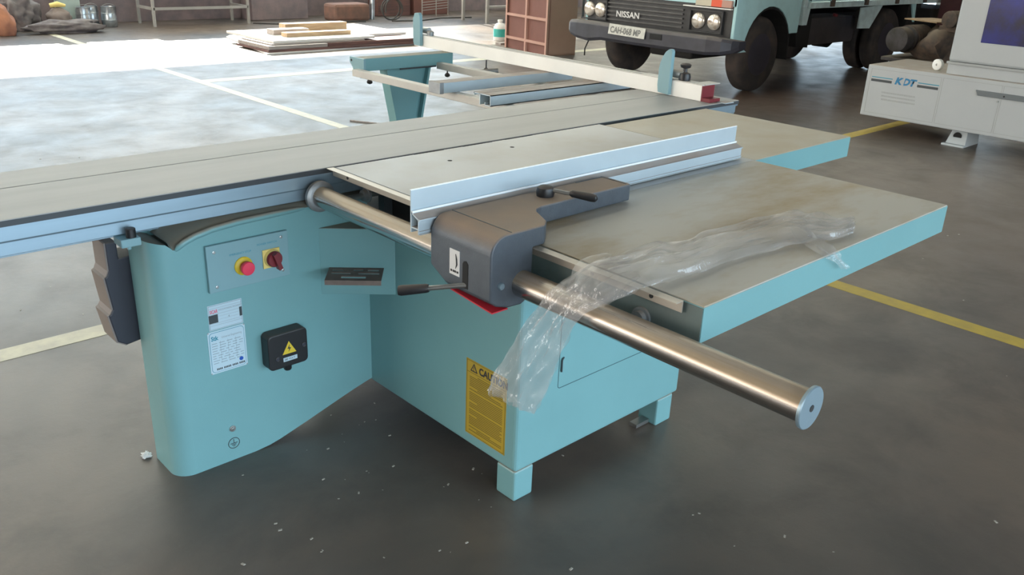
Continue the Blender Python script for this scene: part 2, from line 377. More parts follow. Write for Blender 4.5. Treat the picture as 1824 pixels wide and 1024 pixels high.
def tag(o, label, cat, group=None, kind=None):
    # a thing that is one mesh: move its origin to its base
    me = o.data
    xs = [v.co for v in me.vertices]
    c = Vector(((min(v.x for v in xs)+max(v.x for v in xs))/2, (min(v.y for v in xs)+max(v.y for v in xs))/2, min(v.z for v in xs)))
    me.transform(Matrix.Translation(-c)); o.location = c
    o['label'] = label; o['category'] = cat
    if group: o['group'] = group
    if kind: o['kind'] = kind
    return o
def struct(name, mb, material, **k):
    o = obj(name, mb, material, **k); o['kind'] = 'structure'; return o
XD, YD = Vector((1, 0, 0)), Vector((0, -1, 0))     # reading direction on faces that look to -y / to -x
UP = Vector((0, 0, 1))
def text(name, s, size, org, right, up, material, parent, bold=0.0, wide=1.0, shear=0.0, align='LEFT'):
    cu = bpy.data.curves.new(name, 'FONT'); cu.body = s; cu.size = size; cu.offset = bold; cu.shear = shear
    cu.align_x = align; cu.resolution_u = 3
    t = bpy.data.objects.new(name, cu); sc.collection.objects.link(t)
    dg = bpy.context.evaluated_depsgraph_get(); dg.update()
    me = bpy.data.meshes.new_from_object(t.evaluated_get(dg)); bpy.data.objects.remove(t)
    right = Vector(right).normalized(); up = Vector(up).normalized(); nn = right.cross(up)
    R = Matrix((( right.x*wide, up.x, nn.x, org[0]), (right.y*wide, up.y, nn.y, org[1]), (right.z*wide, up.z, nn.z, org[2]), (0, 0, 0, 1)))
    me.transform(R)
    o = bpy.data.objects.new(name, me); sc.collection.objects.link(o); me.materials.clear(); me.materials.append(M[material])
    if parent is not None:
        me.transform(Matrix.Translation(-root_of(parent).location)); o.parent = parent
    return o
def face_rect(mb, org, right, up, u0, v0, u1, v1, lift=0.0, th=0.0006):
    right = Vector(right); up = Vector(up); n = right.cross(up); org = Vector(org)
    P = []
    for t in (lift, lift+th):
        for u, v in ((u0, v0), (u1, v0), (u1, v1), (u0, v1)): P.append(org + right*u + up*v + n*t)
    mb.hexa(P)

# ================================================================= THE HALL
b = MB(); b.box((HX0-8, HY0-8, -0.1), (HX1+8, HY1+0.2, 0)); struct('floor', b, 'floor')
ADDED_SKY = [(5.2, 6.6), (8.6, 10.2), (12.0, 14.2)]      # unseen translucent roof strips, added for more light from above
b = MB(); ys = [HY0-0.2] + [v for p in ADDED_SKY for v in p] + [HY1+0.3]
for y0, y1 in zip(ys[::2], ys[1::2]): b.box((HX0-0.2, y0, HZ), (HX1+0.2, y1, HZ+0.12))
for y0, y1 in ADDED_SKY: b.box((HX0-0.2, y0, HZ), (HX0+1.5, y1, HZ+0.12)); b.box((HX1-1.5, y0, HZ), (HX1+0.2, y1, HZ+0.12))
struct('ceiling', b, 'roof')
for i, (y0, y1) in enumerate(ADDED_SKY):
    b = MB(); b.box((HX0+1.5, y0, HZ+0.01), (HX1-1.5, y1, HZ+0.014)); struct('window_%d' % (i+1), b, 'skysheet')
b = MB()
x0, x1, z0, z1 = OPEN_BACK
b.box((HX0, HY1, 0), (HX1, HY1+0.12, z0)); b.box((HX0, HY1, z1), (HX1, HY1+0.12, 3.3))
b.box((HX0, HY1, z0), (x0, HY1+0.12, z1)); b.box((x1, HY1, z0), (HX1, HY1+0.12, z1))
struct('wall_back', b, 'wall')
b = MB(); b.box((HX0, HY1+0.05, 3.3), (HX1, HY1+0.055, HZ)); struct('window_4', b, 'skysheet')  # unseen translucent upper wall, added to brighten table and floor reflections
b = MB()
x0, x1, z0, z1 = OPEN_NEAR
b.box((HX0, HY0-0.2, 0), (x0, HY0, HZ)); b.box((x1, HY0-0.2, 0), (HX1, HY0, HZ)); b.box((x0, HY0-0.2, z1), (x1, HY0, HZ))
struct('wall_near', b, 'wallside')
b = MB(); ya, yb_, z0, z1 = OPEN_LEFT
b.box((HX0-0.2, HY0, 0), (HX0, ya, HZ)); b.box((HX0-0.2, yb_, 0), (HX0, HY1, HZ)); b.box((HX0-0.2, ya, z1), (HX0, yb_, HZ)); struct('wall_left', b, 'wallside')
b = MB(); ya, yb_, z0, z1 = OPEN_RIGHT
b.box((HX1, HY0, 0), (HX1+0.2, ya, HZ)); b.box((HX1, yb_, 0), (HX1+0.2, HY1, HZ)); b.box((HX1, ya, z1), (HX1+0.2, yb_, HZ)); b.box((HX1, ya, 0), (HX1+0.2, yb_, z0)); struct('wall_right', b, 'wallside')

# painted floor lines
b = MB(); b.box((3.78, 4.3, 0), (3.88, 14.6, 0.0012)); struct('trim_1', b, 'line_w')
b = MB(); b.box((3.78, -4.5, 0), (3.88, 4.3, 0.0012)); struct('trim_2', b, 'line_y')
b = MB(); b.box((-4, 3.28, 0), (2.9, 3.385, 0.0012)); struct('trim_3', b, 'line_w')
b = MB(); b.box((4.6, 3.38, 0), (16, 3.49, 0.0012)); struct('trim_4', b, 'line_y')
b = MB(); b.box((3.88, 8.72, 0), (14, 8.90, 0.0012)); struct('trim_5', b, 'line_w')

# ================================================================= PANEL SAW
T = 0.857
saw = thing('panel_saw', 'large mint green sliding table saw with dusty tables and a chrome tube in the foreground', 'panel saw', (1.9, 1.8, 0))
XC, YC = 1.434, 1.456
# --- cabinet
b = MB(); b.box((XC, YC, 0.099), (2.19, 2.60, 0.675))
cab = obj('cabinet', b, 'mint', saw, bevel=0.012, seg=3)
for (x0, x1) in ((XC+0.003, 1.511), (2.088, 2.168)):
    b = MB(); b.box((x0, YC+0.003, 0.0), (x1, YC+0.08, 0.1)); obj('foot', b, 'mint', cab, bevel=0.006)
for (x0, x1) in ((XC+0.003, 1.511), (2.088, 2.168)):
    b = MB(); b.box((x0, 2.5, 0.0), (x1, 2.58, 0.1)); obj('foot', b, 'mint', cab, bevel=0.006)
b = MB(); b.box((2.02, YC+0.03, 0.005), (2.085, YC+0.06, 0.018)); obj('foot_bracket', b, 'steel', cab)
# access door on the right side of the cabinet
b = MB()
dx0, dx1, dz0, dz1 = 1.588, 2.12, 0.318, 0.70
y_ = YC-0.0006
for (a, c) in (((dx0, y_, dz0+0.008), (dx0+0.0022, y_+0.002, dz1)), ((dx0+0.008, y_, dz0), (dx1, y_+0.002, dz0+0.0022)), ((dx1, y_, dz0), (dx1+0.0022, y_+0.002, dz1)), ((dx0, y_, dz1), (dx1, y_+0.002, dz1+0.0022))): b.box(a, c)
b.tube([(dx0+0.001, YC, dz0+0.009), (dx0+0.003, YC, dz0+0.004), (dx0+0.009, YC, dz0+0.001)], 0.0012, 8)
obj('access_door', b, 'seam', cab, label='thin seam of the mint access door')
b = MB(); b.tube([(1.606, YC-0.001, 0.413), (1.600, YC-0.004, 0.413), (1.597, YC-0.004, 0.408), (1.597, YC-0.004, 0.372)], 0.0024, 10)
obj('door_hinge', b, 'charcoal', cab)
# caution sticker
b = MB(); b.box((XC-0.0008, 1.502, 0.137), (XC, 1.674, 0.383)); st = obj('caution_sticker', b, 'caution', cab, label='yellow caution sticker')
o0 = (XC-0.001, 1.674, 0.137)
b = MB()
for (u0, v0, u1, v1) in ((0.003, 0.003, 0.169, 0.0045), (0.003, 0.2415, 0.169, 0.243), (0.003, 0.003, 0.0045, 0.243), (0.1675, 0.003, 0.169, 0.243), (0.003, 0.205, 0.169, 0.2065)): face_rect(b, o0, YD, UP, u0, v0, u1, v1, 0, 0.0003)
v = 0.199; random.seed(3); k = 0
while v > 0.012:
    u0 = 0.016 if k % 7 else 0.05; u1 = random.choice((0.158, 0.158, 0.15, 0.11 if k % 7 == 6 else 0.158))
    face_rect(b, o0, YD, UP, u0, v-0.0026, u1, v, 0, 0.0003); v -= 0.0058 if k % 9 != 8 else 0.0105; k += 1
obj('small_print', b, 'softink', cab)
text('caution_lettering', 'CAUTION', 0.031, (XC-0.0014, 1.674-0.056, 0.137+0.213), YD, UP, 'ink', cab, bold=0.0013, wide=0.86)
b = MB()
c0 = Vector((XC-0.0013, 1.674-0.034, 0.137+0.211))
b.prism([(c0.y+0.0155, c0.z), (c0.y-0.0155, c0.z), (c0.y, c0.z+0.027)], 'x', XC-0.0016, XC-0.001); obj('warning_triangle', b, 'ink', cab)
b = MB(); b.prism([(c0.y+0.0095, c0.z+0.004), (c0.y-0.0095, c0.z+0.004), (c0.y, c0.z+0.0205)], 'x', XC-0.002, XC-0.0014); obj('warning_triangle_fill', b, 'caution', cab)
text('warning_mark', '!', 0.017, (XC-0.0023, c0.y+0.0022, c0.z+0.005), YD, UP, 'ink', cab, bold=0.0006)
# --- pedestal leg under the sliding beam
YL = 2.163
prof = [(0.757, 0), (1.003, 0), (1.05, 0.004), (1.087, 0.012), (1.178, 0.038), (1.273, 0.067), (1.36, 0.093), (XC, 0.112), (XC, 0.745)]
top = [(1.20, 0.747), (1.10, 0.746), (1.00, 0.744), (0.93, 0.738), (0.875, 0.727), (0.845, 0.714), (0.828, 0.702), (0.820, 0.699), (0.812, 0.708), (0.808, 0.716), (0.757, 0.728)]
b = MB()
R = 0.055
def pedestal():
    # sweep the side profile but round the left front vertical edge
    pts = prof + top
    n = len(pts); xs = 0.757
    rows = []
    for k in range(7):
        a = k/6*PI/2
        # for points at the left edge, follow a quarter circle; the others only step back at the last ring
        yy = YL + R*(1-math.sin(PI/2 - a) if True else 0)
        ring = []
        for (x, z) in pts:
            if x <= 0.7571: ring.append((xs + R*(1-math.sin(a)), YL + R*(1-math.cos(a)), z))
            else: ring.append((x, YL, z))
        rows.append(ring)
    return rows
bm = b.bm
# explicit construction: front face, rounded strip, left face, top, bottom, back
fx = xs_ = 0.757
def zt(x):
    L = top[::-1]
    for (xa, za), (xb, zb) in zip(L, L[1:]):
        if xa <= x <= xb: return za + (zb-za)*(x-xa)/(xb-xa)
    return 0.747
arc = [(fx + R*(1-math.cos(t)), YL + R*(1-math.sin(t))) for t in [i/8*PI/2 for i in range(9)]]
arc = [(fx, 2.318)] + arc
front_pts = [p for p in prof if p[0] > arc[-1][0]] 
foot = [(arc[-1][0], 0)] + front_pts + [(x, z) for x, z in top if x > arc[-1][0]] + [(arc[-1][0], zt(arc[-1][0]))]
b.poly([(x, YL, z) for x, z in foot][::-1])
ztl = 0.722
cols = [(x, y, 0) for x, y in arc]; colt = [(x, y, zt(x)) for x, y in arc]
for i in range(len(cols)-1): b.poly([cols[i], cols[i+1], colt[i+1], colt[i]])
# bottom and top surfaces
btm = [(arc[-1][0], 0)] + front_pts[:-1]
for (xa, za), (xb, zb) in zip(btm, btm[1:]): b.poly([(xa, YL, za), (xa, 2.318, za), (xb, 2.318, zb), (xb, YL, zb)])
b.poly([(x, y, 0) for x, y in arc] + [(arc[-1][0], 2.318, 0)])
tp = [(arc[-1][0], zt(arc[-1][0]))] + sorted([(x, z) for x, z in top if x > arc[-1][0]]) + [(XC, 0.745)]
for (xa, za), (xb, zb) in zip(tp, tp[1:]):
    b.poly([(xa, YL, za), (xb, YL, zb), (xb, YL+0.022, zb+0.010), (xa, YL+0.022, za+0.010)])
    b.poly([(xa, YL+0.022, za+0.010), (xb, YL+0.022, zb+0.010), (xb, 2.318, zb+0.012), (xa, 2.318, za+0.012)])
b.poly([(x, y, zt(x)) for x, y in arc] + [(arc[-1][0], 2.318, zt(arc[-1][0]))])
b.poly([(fx, 2.318, 0), (XC, 2.318, 0.112), (XC, 2.318, 0.755), (fx, 2.318, 0.73)])
b.box((0.785, 2.185, 0.60), (0.90, 2.316, 0.7005))
ped = obj('pedestal', b, 'mint', saw, smooth=0.5)
# rolled lip along the top of the pedestal face
b = MB(); b.tube([(0.826, YL-0.001, 0.698), (0.832, YL-0.004, 0.706), (0.848, YL-0.006, 0.717), (0.88, YL-0.007, 0.729), (0.93, YL-0.007, 0.739), (1.0, YL-0.007, 0.745), (1.10, YL-0.006, 0.747), (1.19, YL-0.003, 0.747), (1.22, YL+0.004, 0.745)], [0.004, 0.008, 0.009, 0.009, 0.009, 0.009, 0.009, 0.007, 0.003], 12)
obj('top_lip', b, 'mint', ped, smooth=1.0)
# control panel
PU, PV = Vector((1, 0, 0)), UP
b = MB()
zl0, zl1, zr0, zr1 = 0.553, 0.695, 0.556, 0.697
b.hexa([(0.903, YL-0.012, 0.556), (1.150, YL-0.012, 0.556), (1.150, YL, 0.556), (0.903, YL, 0.556), (0.903, YL-0.012, 0.694), (1.150, YL-0.012, 0.694), (1.150, YL, 0.694), (0.903, YL, 0.694)])
cp = obj('control_panel', b, 'mint2', saw, bevel=0.0015)
cy = YL-0.012
for (x, z) in ((0.925, 0.674), (1.128, 0.678), (0.925, 0.572), (1.128, 0.576)):
    b = MB(); b.lathe((x, cy, z), (0, -1, 0), [(0, 0.0045), (0.0015, 0.0045), (0.002, 0.003)], 16); obj('panel_screw', b, 'steel', cp)
ec = Vector((1.007, cy, 0.617))
b = MB(); b.lathe(ec, (0, -1, 0), [(0, 0.027), (0.003, 0.027), (0.005, 0.025), (0.008, 0.017)], 32); obj('stop_button_ring', b, 'yellow', cp, smooth=0.6)
b = MB(); b.lathe(ec, (0, -1, 0), [(0.006, 0.013), (0.018, 0.013), (0.020, 0.019), (0.030, 0.020), (0.033, 0.018), (0.034, 0.0)], 32); obj('emergency_stop_button', b, 'pink', cp, smooth=0.6)
sc_ = Vector((1.095, cy, 0.622))
b = MB(); b.box((1.066, cy-0.004, 0.593), (1.120, cy, 0.650)); obj('switch_plate', b, 'yellow2', cp, bevel=0.002)
b = MB(); b.lathe(sc_, (0, -1, 0), [(0.003, 0.027), (0.010, 0.026), (0.014, 0.023)], 32); obj('switch_bezel', b, 'yellow2', cp, smooth=0.6)
b = MB(); b.lathe(sc_, (0, -1, 0), [(0.012, 0.0235), (0.020, 0.0235), (0.024, 0.021), (0.0245, 0.0)], 32)
b.hexa([(1.083, cy-0.038, 0.640), (1.094, cy-0.038, 0.645), (1.094, cy-0.018, 0.645), (1.083, cy-0.018, 0.640), (1.099, cy-0.038, 0.592), (1.110, cy-0.038, 0.597), (1.110, cy-0.018, 0.597), (1.099, cy-0.018, 0.592)])
obj('rotary_switch', b, 'darkred', cp, smooth=0.6)
text('stop_lettering', 'EMERGENCY STOP', 0.0078, (0.968, cy-0.0006, 0.654), XD, UP, 'bandink', cp)
text('switch_lettering', 'POWER SWITCH', 0.0082, (1.052, cy-0.0006, 0.666), XD, UP, 'bandink', cp)
# nameplates
b = MB(); b.box((0.895, YL-0.001, 0.440), (0.997, YL, 0.517)); np1 = obj('nameplate', b, 'label', saw, label='silver nameplate with red logo and black fields')
o0 = (0.895, YL-0.0012, 0.440)
b = MB()
for (u0, v0, u1, v1) in ((0.002, 0.002, 0.100, 0.003), (0.002, 0.074, 0.100, 0.075), (0.002, 0.002, 0.003, 0.075), (0.099, 0.002, 0.100, 0.075), (0.003, 0.066, 0.099, 0.0665), (0.003, 0.048, 0.099, 0.0485), (0.003, 0.020, 0.099, 0.0205), (0.003, 0.014, 0.099, 0.0145), (0.03, 0.0300, 0.09, 0.0303), (0.03, 0.0395, 0.09, 0.0398)): face_rect(b, o0, XD, UP, u0, v0, u1, v1, 0, 0.0003)
obj('plate_rules', b, 'greyink', np1)
b = MB(); face_rect(b, o0, XD, UP, 0.001, 0.022, 0.028, 0.047, 0, 0.0004); obj('black_field', b, 'charcoal', np1); b = MB(); face_rect(b, o0, XD, UP, 0.093, 0.024, 0.101, 0.052, 0, 0.0004); obj('black_field', b, 'charcoal', np1)
text('plate_logo', 'SICAR', 0.0145, (0.895+0.005, YL-0.0016, 0.440+0.052), XD, UP, 'redlogo', np1, bold=0.0004, wide=0.6)
text('plate_lettering', 'WOODWORKING MACHINERY', 0.0072, (0.895+0.031, YL-0.0016, 0.440+0.056), XD, UP, 'greyink', np1, wide=0.68)
text('plate_number', '4', 0.010, (0.895+0.058, YL-0.0016, 0.440+0.030), XD, UP, 'greyink', np1)
def rrect(u0, v0, u1, v1, r, n=5):
    P = []
    for (cx, cz, a0) in ((u1-r, v1-r, 0), (u0+r, v1-r, PI/2), (u0+r, v0+r, PI), (u1-r, v0+r, 1.5*PI)):
        for i in range(n+1): P.append((cx + r*math.cos(a0+i/n*PI/2), cz + r*math.sin(a0+i/n*PI/2)))
    return P
b = MB(); b.prism(rrect(0.887, 0.304, 1.000, 0.437, 0.004), 'y', YL-0.001, YL); np2 = obj('data_plate', b, 'label', saw, label='rounded silver data plate with a blue dot')
b = MB(); b.prism(rrect(0.891, 0.308, 0.996, 0.433, 0.010), 'y', YL-0.0014, YL-0.001); obj('data_plate_border', b, 'bandink', np2)
b = MB(); b.prism(rrect(0.8922, 0.3092, 0.9948, 0.4318, 0.0095), 'y', YL-0.0018, YL-0.0013); obj('data_plate_field', b, 'label', np2)
text('data_plate_logo', 'Stk', 0.019, (0.896, YL-0.0022, 0.409), XD, UP, 'bandink', np2, bold=0.0006, wide=0.85)
text('data_plate_title', 'Universal Engineering', 0.0088, (0.927, YL-0.0022, 0.411), XD, UP, 'greyink', np2, wide=0.8)
b = MB(); o0 = (0.887, YL-0.0019, 0.304); random.seed(5)
for i in range(9):
    v = 0.094 - i*0.0078; u = 0.010
    while u < 0.095:
        L_ = random.uniform(0.008, 0.02); face_rect(b, o0, XD, UP, u, v, min(u+L_, 0.104), v+0.0016, 0, 0.0002); u += L_ + 0.006
for u in (0.035, 0.058, 0.082): face_rect(b, o0, XD, UP, u, 0.03, u+0.0006, 0.1, 0, 0.0002)
obj('data_rows', b, 'greyink', np2)
b = MB(); u = 0.018
for i in range(17):
    if i in (4, 9, 13): u += 0.003
    face_rect(b, o0, XD, UP, u, 0.010, u+0.0032, 0.016, 0, 0.0002); u += 0.0046
obj('stamped_code', b, 'charcoal', np2)
b = MB(); b.lathe((0.981, YL-0.0018, 0.330), (0, -1, 0), [(0, 0.0062), (0.0005, 0.0062)], 20); obj('blue_dot', b, 'blue', np2)
for (x, z) in ((0.8895, 0.3065), (0.9975, 0.3065), (0.8895, 0.4345), (0.9975, 0.4345)):
    b = MB(); b.lathe((x, YL-0.001, z), (0, -1, 0), [(0, 0.002), (0.0008, 0.0018)], 10); obj('rivet', b, 'steel', np2)
# terminal box
b = MB(); b.prism(rrect(1.046, 0.278, 1.176, 0.392, 0.015), 'y', YL-0.045, YL)
tb = obj('terminal_box', b, 'black', saw, bevel=0.004, seg=3)
ty = YL-0.045
b = MB(); b.lathe((1.112, YL-0.03, 0.262), (0, 0, 1), [(0, 0.010), (0.004, 0.0125), (0.02, 0.0125)], 20); obj('cable_gland', b, 'black', tb, smooth=0.6)
for (x, z) in ((1.074, 0.313), (1.163, 0.336)):
    b = MB(); b.lathe((x, ty, z), (0, -1, 0), [(0, 0.0075), (0.002, 0.0075), (0.003, 0.006), (0.001, 0.005)], 20); obj('cover_screw', b, 'navy', tb, smooth=0.6)
b = MB(); b.prism([(1.090, 0.322), (1.136, 0.322), (1.113, 0.362)], 'y', ty-0.001, ty); obj('hazard_triangle', b, 'yellow', tb, label='yellow high voltage triangle')
b = MB(); b.prism([(1.115, 0.352), (1.107, 0.338), (1.113, 0.338), (1.110, 0.327), (1.119, 0.341), (1.113, 0.341)], 'y', ty-0.0016, ty-0.001); obj('lightning_bolt', b, 'ink', tb)
b = MB(); b.box((1.092, ty-0.001, 0.298), (1.138, ty, 0.311)); obj('voltage_label', b, 'label', tb)
text('voltage_lettering', '380 VOLT', 0.0098, (1.0945, ty-0.0014, 0.3012), XD, UP, 'ink', tb, wide=0.85)
# earth bolt and symbol
b = MB(); b.lathe((0.934, YL, 0.108), (0, -1, 0), [(0, 0.010), (0.002, 0.010), (0.0022, 0.0065), (0.006, 0.0065), (0.0062, 0.0035), (0.011, 0.0035)], 6+12); obj('earth_bolt', b, 'steel', saw, smooth=0.6)
b = MB(); ring = [(0.934 + 0.0175*math.cos(t), YL-0.0008, 0.058 + 0.0175*math.sin(t)) for t in [i/32*2*PI for i in range(33)]]
b.tube(ring, 0.0010, 6, cap=False)
for (u0, v0, u1, v1) in ((-0.0009, 0.0, 0.0009, 0.013), (-0.011, -0.0015, 0.011, 0.0005), (-0.007, -0.0065, 0.007, -0.0045), (-0.0035, -0.0112, 0.0035, -0.0092)):
    face_rect(b, (0.934, YL-0.0006, 0.058), XD, UP, u0, v0, u1, v1, 0, 0.0004)
obj('earth_symbol', b, 'ink', saw)
# --- corner box with the tool rack
A_, B_ = Vector((1.258, YL, 0)), Vector((XC, 2.018, 0))
b = MB(); b.prism([(A_.x, A_.y), (B_.x, B_.y), (XC, YL)], 'z', 0.462, 0.676)
cb = obj('corner_box', b, 'mint', saw, bevel=0.002)
dv = (B_-A_).normalized(); nrm = Vector((dv.y, -dv.x, 0))
if nrm.x > 0: nrm = -nrm
Lr = (B_-A_).length; z_ = 0.548
base = A_ + dv*0.028; wid = 0.165; dep = 0.105
bm_ = MB()
def rk(u, w_, z): q = base + dv*u + nrm*w_; return (q.x, q.y, z)
def slab(u0, u1, w0, w1): bm_.hexa([rk(u0, w0, z_), rk(u1, w0, z_), rk(u1, w1, z_), rk(u0, w1, z_), rk(u0, w0, z_+0.003), rk(u1, w0, z_+0.003), rk(u1, w1, z_+0.003), rk(u0, w1, z_+0.003)])
# plate with five slots built from strips
rows = [(0.0, 0.014, []), (0.014, 0.028, [(0.012, 0.045), (0.075, 0.105), (0.118, 0.152)]), (0.028, 0.042, []), (0.042, 0.054, [(0.012, 0.07), (0.092, 0.155)]), (0.054, 0.070, []), (0.070, 0.088, [(0.045, 0.118)]), (0.088, dep, [])]
for w0, w1, holes in rows:
    u = 0
    for h0, h1 in holes: slab(u, h0, w0, w1); u = h1
    slab(u, wid, w0, w1)
bm_.hexa([rk(0, dep, z_-0.012), rk(wid, dep, z_-0.012), rk(wid, dep+0.002, z_-0.012), rk(0, dep+0.002, z_-0.012), rk(0, dep, z_+0.003), rk(wid, dep, z_+0.003), rk(wid, dep+0.002, z_+0.003), rk(0, dep+0.002, z_+0.003)])
M['rackdust'] = mat('dusty_rack', (0.20, 0.155, 0.135), 0.8, var=0.2, scale=30)
obj('tool_rack', bm_, 'rackdust', cb, label='dusty slotted tool rack plate')
# --- beam end clamp left of the pedestal
b = MB(); b.box((0.683, 2.135, 0.741), (0.733, 2.19, 0.763)); cl = obj('beam_clamp', b, 'mint2', saw, bevel=0.003)
b = MB(); b.lathe((0.714, 2.150, 0.763), (0, 0, 1), [(0, 0.0125), (0.022, 0.0125), (0.024, 0.010)], 20); obj('clamp_bolt', b, 'black', cl, smooth=0.6)
b = MB(); b.lathe((0.706, 2.150, 0.732), (0, 0, 1), [(0, 0.005), (0.010, 0.005)], 12); obj('clamp_pin', b, 'mint2', cl)
# black moulded end box
b = MB()
b.prism([(0.704, 0.695), (0.704, 0.615), (0.697, 0.600), (0.690, 0.596), (0.700, 0.500), (0.693, 0.488), (0.686, 0.484), (0.700, 0.400), (0.725, 0.384), (0.780, 0.392), (0.780, 0.650), (0.735, 0.645), (0.735, 0.695)], 'y', 2.335, 2.42)
obj('end_box', b, 'navy', saw, bevel=0.004, label='dark ribbed moulded end box')
rib = [(0.704, 0.695), (0.704, 0.615), (0.697, 0.600), (0.690, 0.596), (0.700, 0.500), (0.693, 0.488), (0.686, 0.484), (0.700, 0.400), (0.725, 0.384)]
b = MB(); b.prism([(x-0.003, z-0.001) for x, z in rib] + [(x+0.001, z+0.001) for x, z in rib[::-1]], 'y', 2.337, 2.43); obj('ribbed_cover', b, 'taupe', saw, label='taupe ribbed side of the end box')  # taupe side strip, lighter than the box it covers
# --- tables
TY1 = 2.146
b = MB(); b.box((1.312, 1.464, 0.832), (2.479, TY1, T))
ct = obj('cast_table', b, 'table', saw, bevel=0.0015)
for (x, y) in ((1.646, 2.02), (1.934, 2.047)):
    b = MB(); b.lathe((x, y, T-0.001), (0, 0, 1), [(0, 0.0075), (0.0014, 0.0075)], 20); obj('table_hole', b, 'blackm', ct)
for (x0, x1) in ((1.60, 1.72), (1.80, 1.93), (1.99, 2.12)):
    b = MB(); b.box((x0, TY1-0.0045, T-0.001), (x1, TY1-0.0005, T+0.0003)); obj('kerf_slot', b, 'blackm', ct)
b = MB(); b.box((2.481, 1.464, 0.780), (3.132, 2.118, T)); obj('rear_table', b, ['rear_table'], saw, bevel=0.0015)
b = MB(); b.box((2.483, 1.4625, 0.7805), (3.1335, 2.119, 0.8545)); obj('rear_table_apron', b, 'mint', saw)
b = MB(); b.box((1.3205, 0.8415, 0.852), (2.4735, 1.4635, T)); et = obj('extension_table', b, 'ext_table', saw, bevel=0.0015)
b = MB(); b.box((1.3195, 0.8405, 0.778), (2.4745, 1.464, 0.8545)); obj('extension_apron', b, 'mint', et, bevel=0.001)
M['mint_shaded'] = mat('shaded_mint_paint', (0.17, 0.235, 0.225), 0.55, col2=(0.12, 0.15, 0.145), scale=5)  # greyer mint, with the dimmer light on this face put into the colour
b = MB(); b.box((1.3182, 0.8425, 0.7785), (1.3197, 1.4635, 0.852)); obj('front_apron', b, 'mint_shaded', et, label='grey shaded front face of the extension table')
b = MB(); b.box((1.47, 1.49, 0.675), (2.4, 2.13, 0.832)); obj('table_void_block', b, 'blackm', saw)  # black block painting the shaded hollow beneath the cast table
b = MB(); b.box((1.44, 1.72, 0.675), (1.455, 1.76, 0.832)); obj('table_rib', b, 'charcoal', saw); b = MB(); b.box((1.44, 2.08, 0.675), (1.47, 2.11, 0.832)); obj('table_rib', b, 'charcoal', saw)
b = MB(); b.box((1.434, 1.456, 0.66), (2.19, 1.462, 0.832)); obj('cabinet_riser', b, 'mint', saw)
# steel scale rail along the front edge
b = MB(); b.box((1.288, 0.884, 0.8555), (1.3115, 2.150, 0.8575)); b.box((1.3085, 0.884, 0.832), (1.3115, 2.150, 0.8575))
rail = obj('scale_rail', b, 'strip', saw, bevel=0.0005)
for y in (0.96, 1.12, 1.72, 2.07):
    b = MB(); b.lathe((1.3086, y, 0.843), (-1, 0, 0), [(0, 0.005), (0.0015, 0.005)], 12); obj('rail_screw', b, 'ink', rail)
b = MB(); b.box((1.313, 1.70, 0.8565), (1.3155, 2.146, T+0.0004)); obj('table_edge_seam', b, 'charcoal', saw)
# --- sliding beam
def xprism(name, pts, m_, x0, x1, parent, **k):
    b = MB(); b.prism(pts, 'x', x0, x1); return obj(name, b, m_, parent, **k)
sb = xprism('sliding_beam', [(2.168, 0.839), (2.168, 0.803), (2.172, 0.799), (2.172, 0.767), (2.186, 0.762), (2.30, 0.762), (2.30, 0.72), (2.50, 0.72), (2.50, 0.762), (2.585, 0.762), (2.60, 0.797), (2.60, 0.839)], 'beam', 0.12, 3.440, saw, bevel=0.001)
xprism('beam_lip', [(2.162, 0.8395), (2.162, 0.8325), (2.170, 0.8325), (2.170, 0.8395)], 'beam', 0.12, 3.445, sb)
stb = xprism('sliding_table', [(2.160, T), (2.160, 0.852), (2.166, 0.852), (2.166, 0.841), (2.436, 0.841), (2.436, T)], 'slide', 0.10, 3.447, saw, bevel=0.0012)
xprism('outer_table_strip', [(2.441, T), (2.441, 0.841), (2.61, 0.841), (2.61, T)], 'slide', 0.10, 3.447, stb, bevel=0.002)
xprism('groove_floor', [(2.434, 0.851), (2.434, 0.845), (2.443, 0.845), (2.443, 0.851)], 'charcoal', 0.10, 3.446, stb)
xprism('side_channel', [(2.1588, 0.8548), (2.1588, 0.8405), (2.168, 0.8405), (2.168, 0.8548)], 'darkstrip', 0.10, 3.4475, stb, label='dark strip along the edge of the sliding table')
# --- chrome guide tube
RX, RZ, RR = 1.255, 0.781, 0.031
b = MB(); b.tube([(RX, 0.572, RZ), (RX, 0.9, RZ), (RX, 1.3, RZ), (RX, 1.7, RZ), (RX, 2.128, RZ)], RR, 48)
rod = obj('guide_tube', b, 'chrome', saw, smooth=0.6, label='thick chrome guide tube with a dusty top')
b = MB(); b.lathe((RX, 0.572, RZ), (0, -1, 0), [(-0.002, 0.033), (0, 0.0395), (0.005, 0.040), (0.007, 0.0385)], 48); obj('tube_end_cap', b, 'disc', rod, smooth=0.5)
b = MB(); b.lathe((RX, 0.5645, RZ), (0, -1, 0), [(-0.001, 0.0065), (0.0006, 0.0065)], 16); obj('cap_hole', b, 'ink', rod)
b = MB(); b.lathe((RX, 2.150, RZ), (0, -1, 0), [(0, 0.042), (0.006, 0.046), (0.018, 0.046), (0.022, 0.040), (0.024, 0.033)], 40); obj('tube_collar', b, 'collar', rod, smooth=0.5)
for y in (0.985, 2.06):
    b = MB(); b.tube([(RX+0.02, y, RZ+0.004), (1.3195 if y < 1.4 else 1.50, y, RZ+0.004)], 0.0085, 16); sd = obj('mounting_stud', b, 'steel', rod, smooth=0.6)
    b = MB(); b.lathe((1.300 if y < 1.4 else 1.35, y, RZ+0.004), (1, 0, 0), [(0, 0.0165), (0.012, 0.0165), (0.0122, 0.023), (0.018, 0.023)], 6 if False else 24); obj('stud_nut', b, 'collar', rod)
